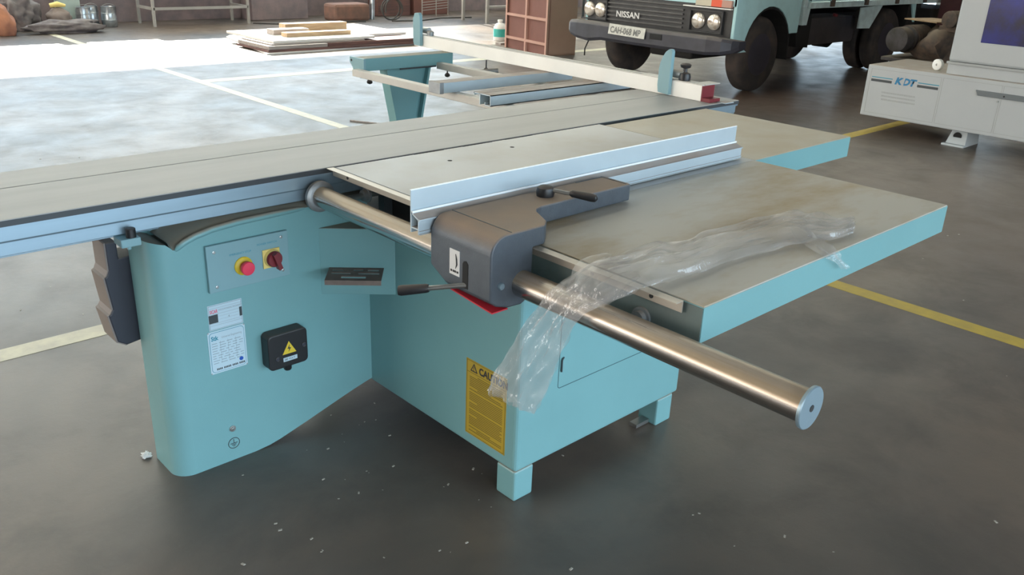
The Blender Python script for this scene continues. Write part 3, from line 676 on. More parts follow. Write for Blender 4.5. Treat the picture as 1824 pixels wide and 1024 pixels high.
# --- rip fence
FX0, FX1 = 1.131, 2.447
b = MB()
b.box((FX0, 1.5265, 0.8605), (FX1, 1.5305, 0.961)); b.box((FX0, 1.4985, 0.8605), (FX1, 1.502, 0.897))
b.prism([(1.527, 0.909), (1.527, 0.905), (1.498, 0.893), (1.494, 0.894), (1.494, 0.898), (1.500, 0.8985)], 'x', FX0, FX1)
b.box((FX0, 1.501, 0.871), (FX1, 1.527, 0.8745)); b.box((FX0, 1.4955, 0.8665), (FX1, 1.4990, 0.8695)); b.box((FX0, 1.4955, 0.8605), (FX1, 1.4990, 0.8625))
b.box((FX0, 1.5215, 0.9045), (FX1, 1.5275, 0.910))
fn = obj('rip_fence', b, 'alu', saw, bevel=0.0006, label='long L-shaped aluminium rip fence')
b = MB(); b.tube([(FX0, 1.5225, 0.9105), (FX1, 1.5225, 0.9105)], 0.0028, 8); obj('fence_glint_line', b, 'alu_glint', fn)  # pale bead painting the highlight along the ledge junction
b = MB(); b.box((FX0, 1.5263, 0.9600), (FX1, 1.5307, 0.9622)); obj('fence_top_glint', b, 'alu_glint', fn)  # pale strip painting the highlight on the top edge
b = MB()
side = [(1.160, 0.758), (1.160, 0.862)] + [(1.205-0.045*math.cos(t), 0.862+0.045*math.sin(t)) for t in [i/8*PI/2 for i in range(1, 9)]] + [(1.322, 0.907), (1.322, 0.8605), (1.2865, 0.8605), (1.2865, 0.800), (1.288, 0.765), (1.276, 0.738), (1.255, 0.729), (1.215, 0.731), (1.180, 0.742)]
rings = [[b.bm.verts.new((x, yy, max(z, zl) if x < 1.30 else z)) for x, z in side] for yy, zl in ((1.280, 0.0), (1.435, 0.0), (1.492, 0.787))]
for ra, rb in zip(rings, rings[1:]):
    for k in range(len(side)): b.bm.faces.new((ra[k], ra[(k+1) % len(side)], rb[(k+1) % len(side)], rb[k]))
b.bm.faces.new(rings[0]); b.bm.faces.new(rings[-1][::-1])
fc = obj('fence_casting', b, 'casting', fn, bevel=0.004, seg=2, smooth=0.6, label='grey hammered cast carriage of the rip fence')
pts = [(1.24, 1.492), (1.757, 1.492), (1.757, 1.394)]
cc = Vector((1.405, 1.360)); 
pts += [(1.415, 1.388), (1.392, 1.380), (1.378, 1.366), (1.368, 1.345), (1.345, 1.300), (1.322, 1.2805), (1.24, 1.2805)]
b = MB(); b.prism(pts, 'z', 0.861, 0.9073); obj('casting_arm', b, 'casting', fn, bevel=0.004, seg=2)
b = MB()
b.box((1.742, 1.400, 0.9066), (1.745, 1.488, 0.9082)); b.box((1.64, 1.484, 0.9066), (1.745, 1.487, 0.9082)); obj('casting_edge', b, 'charcoal', fn)
b = MB(); b.box((1.2205, 1.284, 0.9066), (1.2225, 1.488, 0.9080)); obj('casting_seam', b, 'charcoal', fn)
# label + slot + lever on the casting's front face
b = MB(); b.box((1.1590, 1.385, 0.786), (1.160, 1.420, 0.847)); lb = obj('casting_label', b, 'white', fn)
b = MB(); b.tube([(1.1586, 1.398, 0.838), (1.1586, 1.3945, 0.826), (1.1586, 1.3935, 0.814), (1.1586, 1.398, 0.803)], [0.0008, 0.002, 0.002, 0.0006], 8)
for u in (0.004, 0.012, 0.018, 0.026): face_rect(b, (1.1589, 1.420, 0.786), YD, UP, u, 0.007, u+0.006, 0.012, 0, 0.0004)
obj('label_arrow', b, 'ink', fn)
b = MB(); b.prism([(1.355, 0.765), (1.374, 0.765), (1.374, 0.822), (1.370, 0.829), (1.362, 0.831), (1.355, 0.824)], 'x', 1.159, 1.162); obj('lever_slot', b, 'blackm', fn)
b = MB(); b.tube([(1.175, 1.352, 0.775), (1.10, 1.430, 0.759)], 0.0058, 16); obj('clamp_lever', b, 'steel', fn, smooth=0.6)
b = MB(); b.tube([(1.104, 1.426, 0.760), (1.100, 1.430, 0.759), (1.060, 1.4715, 0.7505), (1.056, 1.476, 0.750)], [0.009, 0.0105, 0.0125, 0.011], 24); obj('lever_grip', b, 'black', fn, smooth=0.6)
b = MB(); b.lathe((1.190, 1.280, 0.790), (0, -1, 0), [(0, 0.009), (0.003, 0.009), (0.006, 0.007)], 20); obj('casting_plug', b, 'disc', fn, smooth=0.6)
b = MB(); b.prism([(1.168, 0.744), (1.215, 0.744), (1.215, 0.741), (1.168, 0.741)], 'y', 1.281, 1.43)
for v in b.bm.verts:
    v.co.z -= (1.43-v.co.y)*0.09
obj('red_guard_strip', b, 'red', fn)
# eccentric lock handle on the arm
b = MB(); b.lathe((1.486, 1.446, 0.907), (0, 0, 1), [(0, 0.022), (0.010, 0.0235), (0.022, 0.021), (0.026, 0.014), (0.028, 0.0)], 28); obj('lock_boss', b, 'black', fn, smooth=0.6)
b = MB(); b.tube([(1.49, 1.438, 0.925), (1.508, 1.398, 0.922), (1.520, 1.380, 0.921)], 0.0048, 14); obj('lock_stem', b, 'steel', fn, smooth=0.6)
b = MB(); b.tube([(1.514, 1.389, 0.922), (1.517, 1.384, 0.922), (1.541, 1.340, 0.918), (1.546, 1.331, 0.917), (1.548, 1.327, 0.917)], [0.005, 0.0085, 0.0105, 0.009, 0.003], 20); obj('lock_grip', b, 'black', fn, smooth=0.6)

# --- crosscut outrigger table
b = MB(); b.box((2.700, 4.085, 0.787), (3.345, 4.18, 0.856))
ot = obj('crosscut_beam', b, 'mint', saw, bevel=0.003, label='mint end beam of the crosscut table')
b = MB(); b.prism([(4.06, 0.858), (4.06, 0.78), (4.075, 0.755), (4.10, 0.75), (4.115, 0.775), (4.16, 0.79), (4.20, 0.83), (4.20, 0.858)], 'x', 2.694, 2.708); obj('beam_end_plate', b, 'mint2', ot, bevel=0.002)
for (z, y) in ((0.84, 4.18), (0.79, 4.11)):
    b = MB(); b.lathe((2.694, y, z), (-1, 0, 0), [(0, 0.007), (0.002, 0.007)], 12); obj('end_plate_bolt', b, 'ink', ot)
for x in (2.635, 3.22):
    b = MB(); b.box((x, 2.62, 0.769), (x+0.045, 4.086, 0.8055)); obj('crosscut_rail', b, 'alu_dust', ot, bevel=0.002)
b = MB(); b.box((2.578, 3.218, 0.806), (3.47, 3.30, 0.855)); b2 = obj('crosscut_bar', b, 'alu', saw, bevel=0.002, label='aluminium cross bar with a grey end cap')
b = MB(); b.box((2.555, 3.216, 0.804), (2.580, 3.302, 0.857)); obj('bar_end_cap', b, 'collar', b2, bevel=0.002)
b = MB()
y0, y1, z0, z1, t = 2.838, 2.952, 0.807, 0.856, 0.004
for (a, c, d, e) in ((y0, y0+t, z0, z1), (y0, y0+0.075, z1-t, z1), (y0+0.070, y0+0.075, z0, z1), (y0, y0+0.04, z0, z0+t), (y0+0.036, y0+0.040, z0, z0+0.014), (y0+0.07, y1, z1-t, z1), (y1-t, y1, z1-0.012, z1)):
    b.box((2.540, a, d), (3.50, c, e))
obj('crosscut_bar', b, 'alu', saw, label='open ended aluminium cross bar nearest the sliding table')
b = MB(); b.box((2.50, 2.605, 0.79), (3.30, 2.68, 0.803)); obj('outrigger_mount', b, 'alu_dust', saw)
# crosscut fence (slightly skewed)
P0, P1 = Vector((3.256, 2.235, 0)), Vector((3.334, 4.454, 0))
dv = (P1-P0).normalized(); nv = Vector((dv.y, -dv.x, 0))       # nv points +x (away)
def fb(mb, u0, u1, w0, w1, z0, z1):
    q = [(u0, w0), (u1, w0), (u1, w1), (u0, w1)]
    mb.hexa([(*(P0+dv*u+nv*w).to_2d(), z0) for u, w in q] + [(*(P0+dv*u+nv*w).to_2d(), z1) for u, w in q])
LF = (P1-P0).length
b = MB(); fb(b, 0, LF, 0, 0.055, T+0.001, 0.926)
cf = obj('crosscut_fence', b, 'alu_white', saw, bevel=0.001, label='long pale crosscut fence')
b = MB(); fb(b, 0.0, LF, 0.0, 0.016, 0.926, 0.9295); fb(b, 0.0, LF, 0.036, 0.055, 0.926, 0.9295); obj('fence_top_rib', b, 'alu_dust', cf)
b = MB(); fb(b, 0.0, LF, 0.0165, 0.0355, 0.9262, 0.9278); obj('fence_top_slot', b, 'charcoal', cf)
b = MB(); fb(b, 0.06, 0.36, 0.0, 0.056, 0.9296, 0.9312); obj('fence_top_cover', b, 'alu_dust', cf)
b = MB(); fb(b, -0.006, 0, -0.001, 0.085, T+0.001, 0.925); fb(b, -0.05, 0.0, 0.0, 0.075, T+0.001, 0.874); obj('fence_end_cap', b, 'darkred', cf, bevel=0.001, label='dark red end cap')
b = MB(); fb(b, -0.004, 0.06, 0.02, 0.125, 0.926, 0.930); obj('end_pointer', b, 'alu_dust', cf)
b = MB(); fb(b, -0.10, -0.055, 0.05, 0.11, T+0.0005, T+0.004); obj('end_bracket', b, 'alu', cf)
def stop(u, w, side_):
    b = MB()
    base = P0 + dv*u + nv*w
    # curved flip-stop plate: outline in (offset along dv, z), extruded along nv
    out = [(-0.033, 0.862), (0.030, 0.868), (0.036, 0.90), (0.036, 0.975), (0.031, 1.00), (0.020, 1.028), (0.004, 1.052), (-0.014, 1.064), (-0.027, 1.064), (-0.033, 1.055)] if side_ == 0 else \
          [(-0.035, 0.866), (0.03, 0.866), (0.038, 0.885), (0.040, 1.02), (0.022, 1.055), (-0.018, 1.060), (-0.030, 1.045), (-0.035, 1.00)]
    A = [b.bm.verts.new((*(base+dv*p).to_2d(), z)) for p, z in out]; B = [b.bm.verts.new((*(base+dv*p-nv*0.022).to_2d(), z)) for p, z in out]
    b.bm.faces.new(A); b.bm.faces.new(B[::-1])
    for i in range(len(A)): b.bm.faces.new((A[i], B[i], B[(i+1) % len(A)], A[(i+1) % len(A)]))
    s = obj('flip_stop', b, 'mint2', cf, bevel=0.003, label='blue green flip stop plate standing up from the crosscut fence')
    b = MB(); q = base + dv*(-0.075 if side_ == 0 else -0.06); b.tube([(q.x+0.03, q.y, 0.955), (base.x+0.03, base.y, 0.955)], 0.019, 16); obj('stop_boss', b, 'steel' if side_ else 'collar', cf, smooth=0.6)
    return s
stop(0.20, -0.002, 0); stop(LF-0.06, -0.002, 1)
q = P0 + dv*0.125 + nv*0.03
b = MB(); b.lathe((q.x, q.y, 0.928), (0, 0, 1), [(0, 0.026), (0.020, 0.028), (0.034, 0.024), (0.04, 0.010), (0.055, 0.009), (0.06, 0.022), (0.072, 0.026), (0.078, 0.018), (0.08, 0)], 20); obj('stop_knob', b, 'black', cf, smooth=0.6)
q2 = P0 + dv*(LF-0.13) + nv*0.03
b = MB(); b.lathe((q2.x, q2.y, 0.928), (0, 0, 1), [(0, 0.020), (0.022, 0.022), (0.03, 0.012)], 18); obj('stop_knob', b, 'collar', cf, smooth=0.6)
# clamp knobs hanging below
for (x, y, z) in ((2.73, 4.06, 0.745), (3.36, 4.14, 0.80), (3.36, 3.80, 0.80), (3.25, 4.02, 0.75)):
    b = MB(); b.tube([(x, y, z+0.045), (x, y, z)], 0.004, 10); b.lathe((x, y, z-0.024), (0, 0, 1), [(0, 0.004), (0.004, 0.013), (0.012, 0.017), (0.02, 0.013), (0.026, 0.005)], 16); obj('clamp_knob', b, 'black', ot, smooth=0.6)
b = MB(); b.tube([(3.30, 3.82, 0.775), (3.40, 3.74, 0.79)], 0.016, 14); obj('clamp_handle', b, 'collar', ot, smooth=0.6)
# support leg of the outrigger
b = MB()
yb = 4.13
def trap(mb, xa0, xa1, z0_, xb0, xb1, z1_, y0_, y1_):
    mb.hexa([(xa0, y0_, z0_), (xa1, y0_, z0_), (xa1, y1_, z0_), (xa0, y1_, z0_), (xb0, y0_, z1_), (xb1, y0_, z1_), (xb1, y1_, z1_), (xb0, y1_, z1_)])
trap(b, 2.975, 3.085, 0.28, 2.868, 3.19, 0.787, yb+0.012, yb+0.018)
trap(b, 2.965, 2.980, 0.28, 2.858, 2.873, 0.787, yb-0.055, yb+0.020)
trap(b, 3.080, 3.095, 0.28, 3.185, 3.200, 0.787, yb-0.02, yb+0.035)
lg = obj('support_leg', b, 'mint', saw, label='tapering mint support leg of the crosscut table')
b = MB(); b.box((2.95, 4.075, 0.7815), (3.21, 4.08, 0.79)); obj('leg_shim', b, 'charcoal', lg)
b = MB(); p, q = Vector((3.03, 4.13, 0)), Vector((2.15, 2.55, 0)); e = (q-p).normalized(); nn = Vector((-e.y, e.x, 0))*0.04
b.hexa([(*(p+nn).to_2d(), 0.22), (*(q+nn).to_2d(), 0.22), (*(q-nn).to_2d(), 0.22), (*(p-nn).to_2d(), 0.22), (*(p+nn).to_2d(), 0.29), (*(q+nn).to_2d(), 0.29), (*(q-nn).to_2d(), 0.29), (*(p-nn).to_2d(), 0.29)]); obj('swing_arm', b, 'mint', saw, bevel=0.004)

# ================================================================= PLASTIC FILM
LEFT = [(2.075, 0.925, .870), (1.995, 0.935, .876), (1.948, 0.979, .885), (1.912, 1.005, .892), (1.84, 1.035, .892), (1.700, 1.045, .890), (1.60, 1.055, .886), (1.49, 1.045, .892), (1.42, 1.06, .900), (1.33, 1.065, .895), (1.285, 1.095, .885), (1.235, 1.120, .850), (1.212, 1.150, .815), (1.200, 1.180, .760), (1.192, 1.215, .700), (1.190, 1.248, .640), (1.190, 1.280, .590), (1.190, 1.300, .548), (1.190, 1.312, .515)]
RIGHT = [(1.985, 0.875, .864), (1.90, 0.880, .864), (1.857, 0.899, .866), (1.800, 0.910, .866), (1.72, 0.930, .864), (1.60, 0.945, .864), (1.492, 0.946, .864), (1.42, 0.945, .866), (1.36, 0.955, .866), (1.29, 0.955, .872), (1.245, 0.965, .862), (1.222, 1.00, .835), (1.205, 1.040, .805), (1.197, 1.068, .760), (1.192, 1.085, .710), (1.190, 1.098, .665), (1.190, 1.115, .615), (1.190, 1.135, .565), (1.190, 1.155, .525)]
def film_ribbon(name, Lp, Rp, puff, parent, sub=5, nc=22, off=0.0, seed=1):
    def interp(P, s):
        i = min(int(s), len(P)-2); f = s-i
        p0 = Vector(P[max(i-1, 0)]); p1 = Vector(P[i]); p2 = Vector(P[i+1]); p3 = Vector(P[min(i+2, len(P)-1)])
        return 0.5*((2*p1) + (p2-p0)*f + (2*p0-5*p1+4*p2-p3)*f*f + (-p0+3*p1-3*p2+p3)*f**3)
    b = MB(); n = (len(Lp)-1)*sub; grid = []
    for i in range(n+1):
        s = i/sub; l, r = interp(Lp, s), interp(Rp, s); row = []
        tdir = (interp(Lp, min(s+0.2, len(Lp)-1))-interp(Lp, max(s-0.2, 0))).normalized()
        nrm = (r-l).cross(tdir)
        if nrm.length > 1e-6: nrm.normalize()
        hang = l.z < 0.8
        if (nrm.z < 0 and not hang) or (hang and nrm.x > 0): nrm = -nrm
        for k in range(nc+1):
            u = k/nc; p = l.lerp(r, u)
            h = puff*math.sin(PI*u)**0.6 + off
            wr = noise.noise(Vector((u*7+seed*3, s*0.55, seed)))*0.012 + noise.noise(Vector((u*17, s*1.2+seed, 3)))*0.009
            wr += abs(noise.noise(Vector((u*11+s*0.35, s*0.25, 8+seed))))*0.012
            edge = 0.5 if k in (0, nc) else 1.0
            p = p + nrm*(h + wr*edge)
            p += Vector((noise.noise(Vector((s*1.3, u*3, 5+seed))), noise.noise(Vector((s*1.3, u*3, 9+seed))), 0))*0.008
            row.append(p)
        grid.append(row)
    for row in grid:
        for p in row:
            if p.x > 1.30 and p.y > 0.842: p.z = max(p.z, 0.8605)
            # keep clear of the tube
            d = Vector((p.x-RX, p.z-RZ))
            if d.length < RR+0.003 and p.z > 0.60:
                if d.length < 1e-5: d = Vector((-1, 0))
                d = d.normalized()*(RR+0.004); p.x = RX+d.x; p.z = RZ+d.y
    V = [[b.bm.verts.new(p) for p in row] for row in grid]
    for i in range(n):
        for k in range(nc): b.bm.faces.new((V[i][k], V[i][k+1], V[i+1][k+1], V[i+1][k]))
    return obj(name, b, 'film', parent, smooth=PI)
film = thing('plastic_film', 'crumpled strip of clear plastic film draped over the extension table and chrome tube', 'plastic film', (1.9, 0.95, 0.858))
film_ribbon('film_sheet', LEFT, RIGHT, 0.010, film, seed=1)
# lower layer of the flattened film sleeve
film_ribbon('film_sheet', LEFT, RIGHT, 0.002, film, off=-0.002, seed=4)
film_ribbon('film_tail', [(1.915, 0.965, .872), (1.890, 0.93, .866), (1.865, 0.885, .864), (1.835, 0.842, .864), (1.845, 0.828, .845), (1.875, 0.822, .815)], [(1.865, 0.98, .870), (1.83, 0.94, .864), (1.80, 0.90, .862), (1.775, 0.846, .862), (1.785, 0.830, .850), (1.84, 0.822, .818)], 0.002, film, nc=6, seed=2)
film_ribbon('film_fold', [(1.33, 1.12, .880), (1.28, 1.13, .875), (1.235, 1.12, .85), (1.215, 1.10, .82)], [(1.32, 1.00, .868), (1.27, 0.985, .868), (1.235, 1.00, .845), (1.215, 1.02, .82)], 0.012, film, nc=10, seed=6)

# ================================================================= TRUCK
tk = thing('truck', 'old pale blue flatbed truck with black grille and dark bumper, parked behind the saw', 'truck', (10.5, 6.2, 0))
def wheel(name, c, ydir, rad, wid, parent, deep=0.06):
    b = MB(); prof = [(0, rad*0.55), (0.008, rad*0.60), (0.004, rad*0.80), (0.012, rad*0.93), (0.035, rad*0.99), (0.06, rad), (wid-0.06, rad), (wid-0.035, rad*0.99), (wid-0.012, rad*0.93), (wid-0.004, rad*0.8), (wid, rad*0.55)]
    b.lathe(c, (0, ydir, 0), prof, 48)
    # tread grooves
    t = obj(name, b, 'tyre', parent, smooth=0.7)
    b = MB(); s = -ydir
    cc = Vector(c)
    b.lathe(cc, (0, ydir, 0), [(-0.004, rad*0.50), (-0.001, rad*0.56), (0.002, rad*0.52), (deep, rad*0.44), (deep+0.005, rad*0.22), (deep-0.05, rad*0.20), (deep-0.055, rad*0.10), (deep-0.06, 0)], 36)
    h = obj('wheel_hub', b, 'hub', t, smooth=0.6)
    for k in range(6):
        a = k*PI/3; b2 = MB(); b2.lathe(cc + Vector((math.cos(a)*rad*0.30, ydir*(deep-0.02), math.sin(a)*rad*0.30)), (0, ydir, 0), [(0, 0.016), (0.02, 0.016)], 8)
        obj('wheel_nut', b2, 'rust', t)
    return t
WR = 0.405
wheel('front_wheel', (8.70, 5.27, WR), 1, WR, 0.20, tk)
wheel('front_wheel', (8.70, 7.22, WR), -1, WR, 0.20, tk)
for y in (5.36, 5.60): wheel('rear_wheel', (12.0, y, WR), 1, WR, 0.20, tk, deep=0.09)
for y in (7.14, 6.90): wheel('rear_wheel', (12.0, y, WR), -1, WR, 0.20, tk, deep=0.09)
# cab side with wheel arch
def arc_pts(cx, cz, r, a0, a1, n=12): return [(cx+r*math.cos(a0+(a1-a0)*i/n), cz+r*math.sin(a0+(a1-a0)*i/n)) for i in range(n+1)]
side = [(8.03, 0.60), (8.06, 0.50), (8.14, 0.46), (8.33, 0.46)] + arc_pts(8.72, 0.44, 0.48, PI*0.96, PI*0.12, 12) + [(9.20, 0.62), (9.32, 0.62), (9.34, 1.20), (9.34, 2.05), (8.55, 2.08), (8.22, 1.35), (8.03, 1.25)]
for (y0, y1) in ((5.20, 5.24), (7.26, 7.30)):
    b = MB(); b.prism(side, 'y', y0, y1); obj('cab_side', b, 'truck', tk, bevel=0.01)
b = MB(); b.prism([(8.03, 0.93), (8.03, 1.26), (8.22, 1.36), (8.24, 1.34), (8.06, 1.24), (8.06, 0.93)], 'y', 5.21, 7.29); obj('cab_front', b, 'truck', tk)
b = MB(); b.box((8.55, 5.22, 2.04), (9.34, 7.28, 2.09)); obj('cab_roof', b, 'truck', tk, bevel=0.01)
b = MB(); b.prism([(8.235, 1.36), (8.55, 2.05), (8.57, 2.04), (8.255, 1.35)], 'y', 5.24, 7.26); obj('windscreen', b, 'bluewin', tk)
b = MB(); b.box((8.60, 5.192, 1.38), (9.25, 5.20, 1.98)); obj('side_window', b, 'bluewin', tk)
b = MB(); b.box((9.30, 5.24, 0.62), (9.34, 7.26, 2.04)); obj('cab_back', b, 'truck', tk)
b = MB(); b.box((8.10, 5.5, 0.56), (9.3, 7.0, 0.90)); b.box((9.0, 5.75, 0.50), (14.2, 6.0, 0.72)); b.box((9.0, 6.5, 0.50), (14.2, 6.75, 0.72)); obj('chassis', b, 'under', tk)
b = MB(); b.lathe((8.70, 5.45, WR), (0, 1, 0), [(0, 0.06), (1.6, 0.06)], 16); b.lathe((12.0, 5.7, WR), (0, 1, 0), [(0, 0.08), (0.4, 0.08), (0.5, 0.19), (0.7, 0.19), (0.8, 0.08), (1.2, 0.08)], 20); obj('axle', b, 'under', tk)
b = MB(); b.box((8.3, 5.9, 0.30), (9.2, 6.5, 0.56)); obj('engine_sump', b, 'under', tk, bevel=0.03)
# wheel arch lining
b = MB(); P = arc_pts(8.72, 0.44, 0.475, PI*0.96, -0.05, 14); Q = arc_pts(8.72, 0.44, 0.455, PI*0.96, -0.05, 14)
b.prism(P+Q[::-1], 'y', 5.215, 5.60); obj('arch_liner', b, 'blackm', tk)
b = MB(); b.box((9.19, 5.22, 0.33), (9.20, 5.45, 0.62)); obj('mud_flap', b, 'blackm', tk)
# front
b = MB(); b.box((8.035, 5.24, 0.61), (8.09, 7.27, 0.93)); obj('front_panel', b, 'grille', tk, bevel=0.006)
b = MB()
for i in range(6): z = 0.655+i*0.046; b.box((8.015, 5.86, z), (8.036, 7.12, z+0.020))
obj('grille_bars', b, 'grille_bar', tk, bevel=0.003)
text('maker_lettering', 'NISSAN', 0.092, (8.006, 6.80, 0.705), YD, UP, 'letter', tk, bold=0.0025, wide=1.12)
for y0 in (5.30, 7.14):
    b = MB(); dz = 0
    y1 = y0+0.50 if y0 < 6 else y0+0.13
    if y0 > 6: y0, y1 = 7.13, 7.575 if False else 7.27
ly = [(5.66, 5.455), (7.06, 7.235)]
for a, c in ly:
    lo, hi = min(a, c)-0.115, max(a, c)+0.105
    b = MB(); b.box((8.00, lo, 0.64), (8.035, hi, 0.655)); b.box((8.00, lo, 0.855), (8.035, hi, 0.875)); b.box((8.00, lo, 0.64), (8.035, lo+0.015, 0.875)); b.box((8.00, hi-0.015, 0.64), (8.035, hi, 0.875)); obj('lamp_surround', b, 'grille', tk, bevel=0.003)
    for y in (a, c):
        b = MB(); b.lathe((8.035, y, 0.757), (-1, 0, 0), [(0, 0.084), (0.016, 0.084), (0.026, 0.074), (0.034, 0.045), (0.037, 0.0)], 28); obj('headlamp', b, 'lamp', tk, smooth=1.0)
b = MB(); b.box((8.0, 5.25, 0.895), (8.04, 5.86, 0.905)); obj('trim_strip', b, 'alu_white', tk)
b = MB(); b.box((8.0, 5.50, 0.915), (8.035, 5.70, 0.985)); obj('clear_indicator', b, 'cream', tk)
b = MB(); b.box((8.0, 5.37, 0.915), (8.035, 5.50, 0.985)); obj('red_indicator', b, 'orange', tk, label='red indicator lamp')
b = MB(); b.box((8.0, 5.25, 0.915), (8.035, 5.37, 0.985)); obj('side_indicator', b, 'carton_l', tk)
# bumper
b = MB()
secs = [(5.05, 7.93, 0.52, 0.605), (5.08, 7.84, 0.485, 0.615), (5.15, 7.75, 0.465, 0.630), (5.30, 7.70, 0.452, 0.640), (6.20, 7.69, 0.452, 0.640), (6.75, 7.70, 0.455, 0.645), (6.95, 7.71, 0.425, 0.648), (7.15, 7.73, 0.440, 0.645), (7.28, 7.76, 0.47, 0.64), (7.37, 7.84, 0.48, 0.62)]
rings = []
for y, x, z0, z1 in secs:
    zm = (z0+z1)/2
    rings.append([b.bm.verts.new(p) for p in ((x+0.010, y, z0), (x-0.012, y, z0+0.035), (x-0.012, y, z1-0.03), (x+0.010, y, z1), (x+0.12, y, z1), (x+0.12, y, z0))])
for a, c in zip(rings, rings[1:]):
    for k in range(6): b.bm.faces.new((a[k], a[(k+1) % 6], c[(k+1) % 6], c[k]))
b.bm.faces.new(rings[0]); b.bm.faces.new(rings[-1][::-1])
bp_ = obj('bumper', b, 'bumper', tk, bevel=0.006)
b = MB(); b.box((7.674, 5.86, 0.545), (7.686, 6.02, 0.605)); obj('bumper_opening', b, 'blackm', bp_)
b = MB(); b.box((7.80, 5.6, 0.52), (8.15, 5.7, 0.58)); b.box((7.80, 6.8, 0.52), (8.15, 6.9, 0.58)); obj('bumper_bracket', b, 'under', bp_)
b = MB()
b.hexa([(7.655, 6.60, 0.545), (7.655, 6.08, 0.535), (7.66, 6.08, 0.535), (7.66, 6.60, 0.545), (7.672, 6.60, 0.655), (7.672, 6.08, 0.645), (7.677, 6.08, 0.645), (7.677, 6.60, 0.655)])
obj('number_plate', b, 'plate', bp_, bevel=0.001)
text('plate_lettering', 'CAH-068 MP', 0.092, (7.6565, 6.575, 0.565), Vector((0, -1, -0.02)), Vector((0.15, 0, 1)), 'plateink', bp_, bold=0.003, wide=0.86)
# side: pale pillar, bed, tank, guard
b = MB(); b.prism([(9.36, 0.98), (9.40, 0.70), (9.50, 0.70), (9.55, 0.98)], 'y', 5.20, 5.26); b.box((9.36, 5.18, 0.9), (9.42, 5.24, 1.8)); obj('headboard_post', b, 'truck_w', tk)
b = MB(); b.box((9.45, 5.16, 0.885), (14.4, 7.34, 0.95)); obj('bed_floor', b, 'truck_w', tk, bevel=0.004)
b = MB(); b.box((9.45, 5.15, 0.965), (14.4, 5.18, 1.32)); b.box((9.45, 7.32, 0.965), (14.4, 7.35, 1.32)); b.box((9.45, 5.15, 0.965), (9.48, 7.35, 1.6)); obj('bed_side', b, 'truck', tk, bevel=0.004)
for x in (9.9, 10.75, 11.6, 12.45):
    b = MB(); b.box((x, 5.135, 0.90), (x+0.07, 5.165, 0.985)); obj('side_latch', b, 'rust', tk)
b = MB(); b.prism([(9.50, 0.60), (9.72, 0.79), (9.82, 0.80), (9.82, 0.42), (9.55, 0.44)], 'y', 5.32, 5.85); obj('battery_box', b, 'blackm', tk)
b = MB(); b.prism(rrect(9.86, 0.44, 11.0, 0.75, 0.05), 'y', 5.36, 5.75); obj('fuel_tank', b, 'bumper', tk, smooth=0.6)
b = MB(); b.lathe((10.45, 5.36, 0.76), (0, -0.2, 1), [(0, 0.03), (0.03, 0.03)], 14); obj('filler_cap', b, 'darkred', tk)
b = MB(); b.hexa([(10.86, 5.24, 0.61), (11.18, 5.24, 0.60), (11.18, 5.255, 0.60), (10.86, 5.255, 0.61), (10.86, 5.24, 0.86), (11.45, 5.24, 0.88), (11.45, 5.255, 0.88), (10.86, 5.255, 0.86)]); obj('side_guard', b, 'truck_w', tk)
b = MB(); b.hexa([(12.42, 5.22, 0.64), (12.45, 5.22, 0.64), (12.45, 5.24, 0.64), (12.42, 5.24, 0.64), (12.25, 5.22, 0.92), (12.40, 5.22, 0.92), (12.40, 5.24, 0.92), (12.25, 5.24, 0.92)]); obj('guard_stay', b, 'truck', tk)
b = MB(); b.box((12.6, 5.4, 0.50), (13.0, 5.8, 0.86)); b.box((12.9, 5.2, 0.45), (14.2, 7.3, 0.80)); obj('rear_underbody', b, 'under', tk)
b = MB(); b.tube([(8.0, 7.18, 0.42), (7.95, 7.2, 0.30), (7.95, 7.2, 0.22)], 0.008, 8); obj('hanging_rod', b, 'under', tk)

# ================================================================= EDGE BANDER
eb = thing('edge_bander', 'white edge banding machine with blue logo stripes, standing right behind the saw', 'machine', (8.0, 2.2, 0))
EX = 7.60
b = MB(); b.box((EX, 0.0, 0.150), (8.38, 3.505, 0.590)); ebb = obj('base_cabinet', b, 'bander', eb, bevel=0.008)
b = MB()
for (y0, y1) in ((2.862, 3.470), (2.385, 2.850), (1.90, 2.374)):
    for (a, c) in (((y0, 0.180), (y1, 0.1835)), ((y0, 0.556), (y1, 0.5595)), ((y0, 0.180), (y0+0.0035, 0.5595)), ((y1-0.0035, 0.180), (y1, 0.5595))):
        b.box((EX-0.0008, a[0], a[1]), (EX+0.001, c[0], c[1]))
obj('door_seam', b, 'bander_d', ebb)
def band(u0, u1, v0, v1, m_, nm):
    b = MB(); b.box((EX-0.0015, u0, v0), (EX, u1, v1)); return obj(nm, b, m_, ebb)
for (y0, y1) in ((3.270, 3.455), (2.872, 3.048)):
    band(y0, y1, 0.487, 0.494, 'bandink', 'blue_stripe'); band(y0+0.003, y1+0.003, 0.453, 0.474, 'charcoal', 'dark_stripe')
text('logo_lettering', 'K', 0.078, (EX-0.002, 3.247, 0.455), YD, UP, 'logoblue', ebb, bold=0.004, wide=1.05, shear=0.25)
text('logo_lettering', 'D', 0.078, (EX-0.002, 3.183, 0.455), YD, UP, 'logoblue', ebb, bold=0.004, wide=1.05, shear=0.25)
text('logo_lettering', 'T', 0.078, (EX-0.002, 3.124, 0.455), YD, UP, 'logoblue', ebb, bold=0.004, wide=1.05, shear=0.25)
b = MB(); b.prism([(3.185, 0.445), (3.170, 0.445), (3.158, 0.530), (3.168, 0.530)], 'x', EX-0.003, EX-0.0019); obj('logo_slash', b, 'bander', ebb)
b = MB()
for r in range(3):
    z = 0.362 - r*0.030
    for i in range(24): y = 3.345 - i*0.0125 - r*0.004; b.box((EX-0.001, y-0.0075, z), (EX+0.001, y, z+0.014))
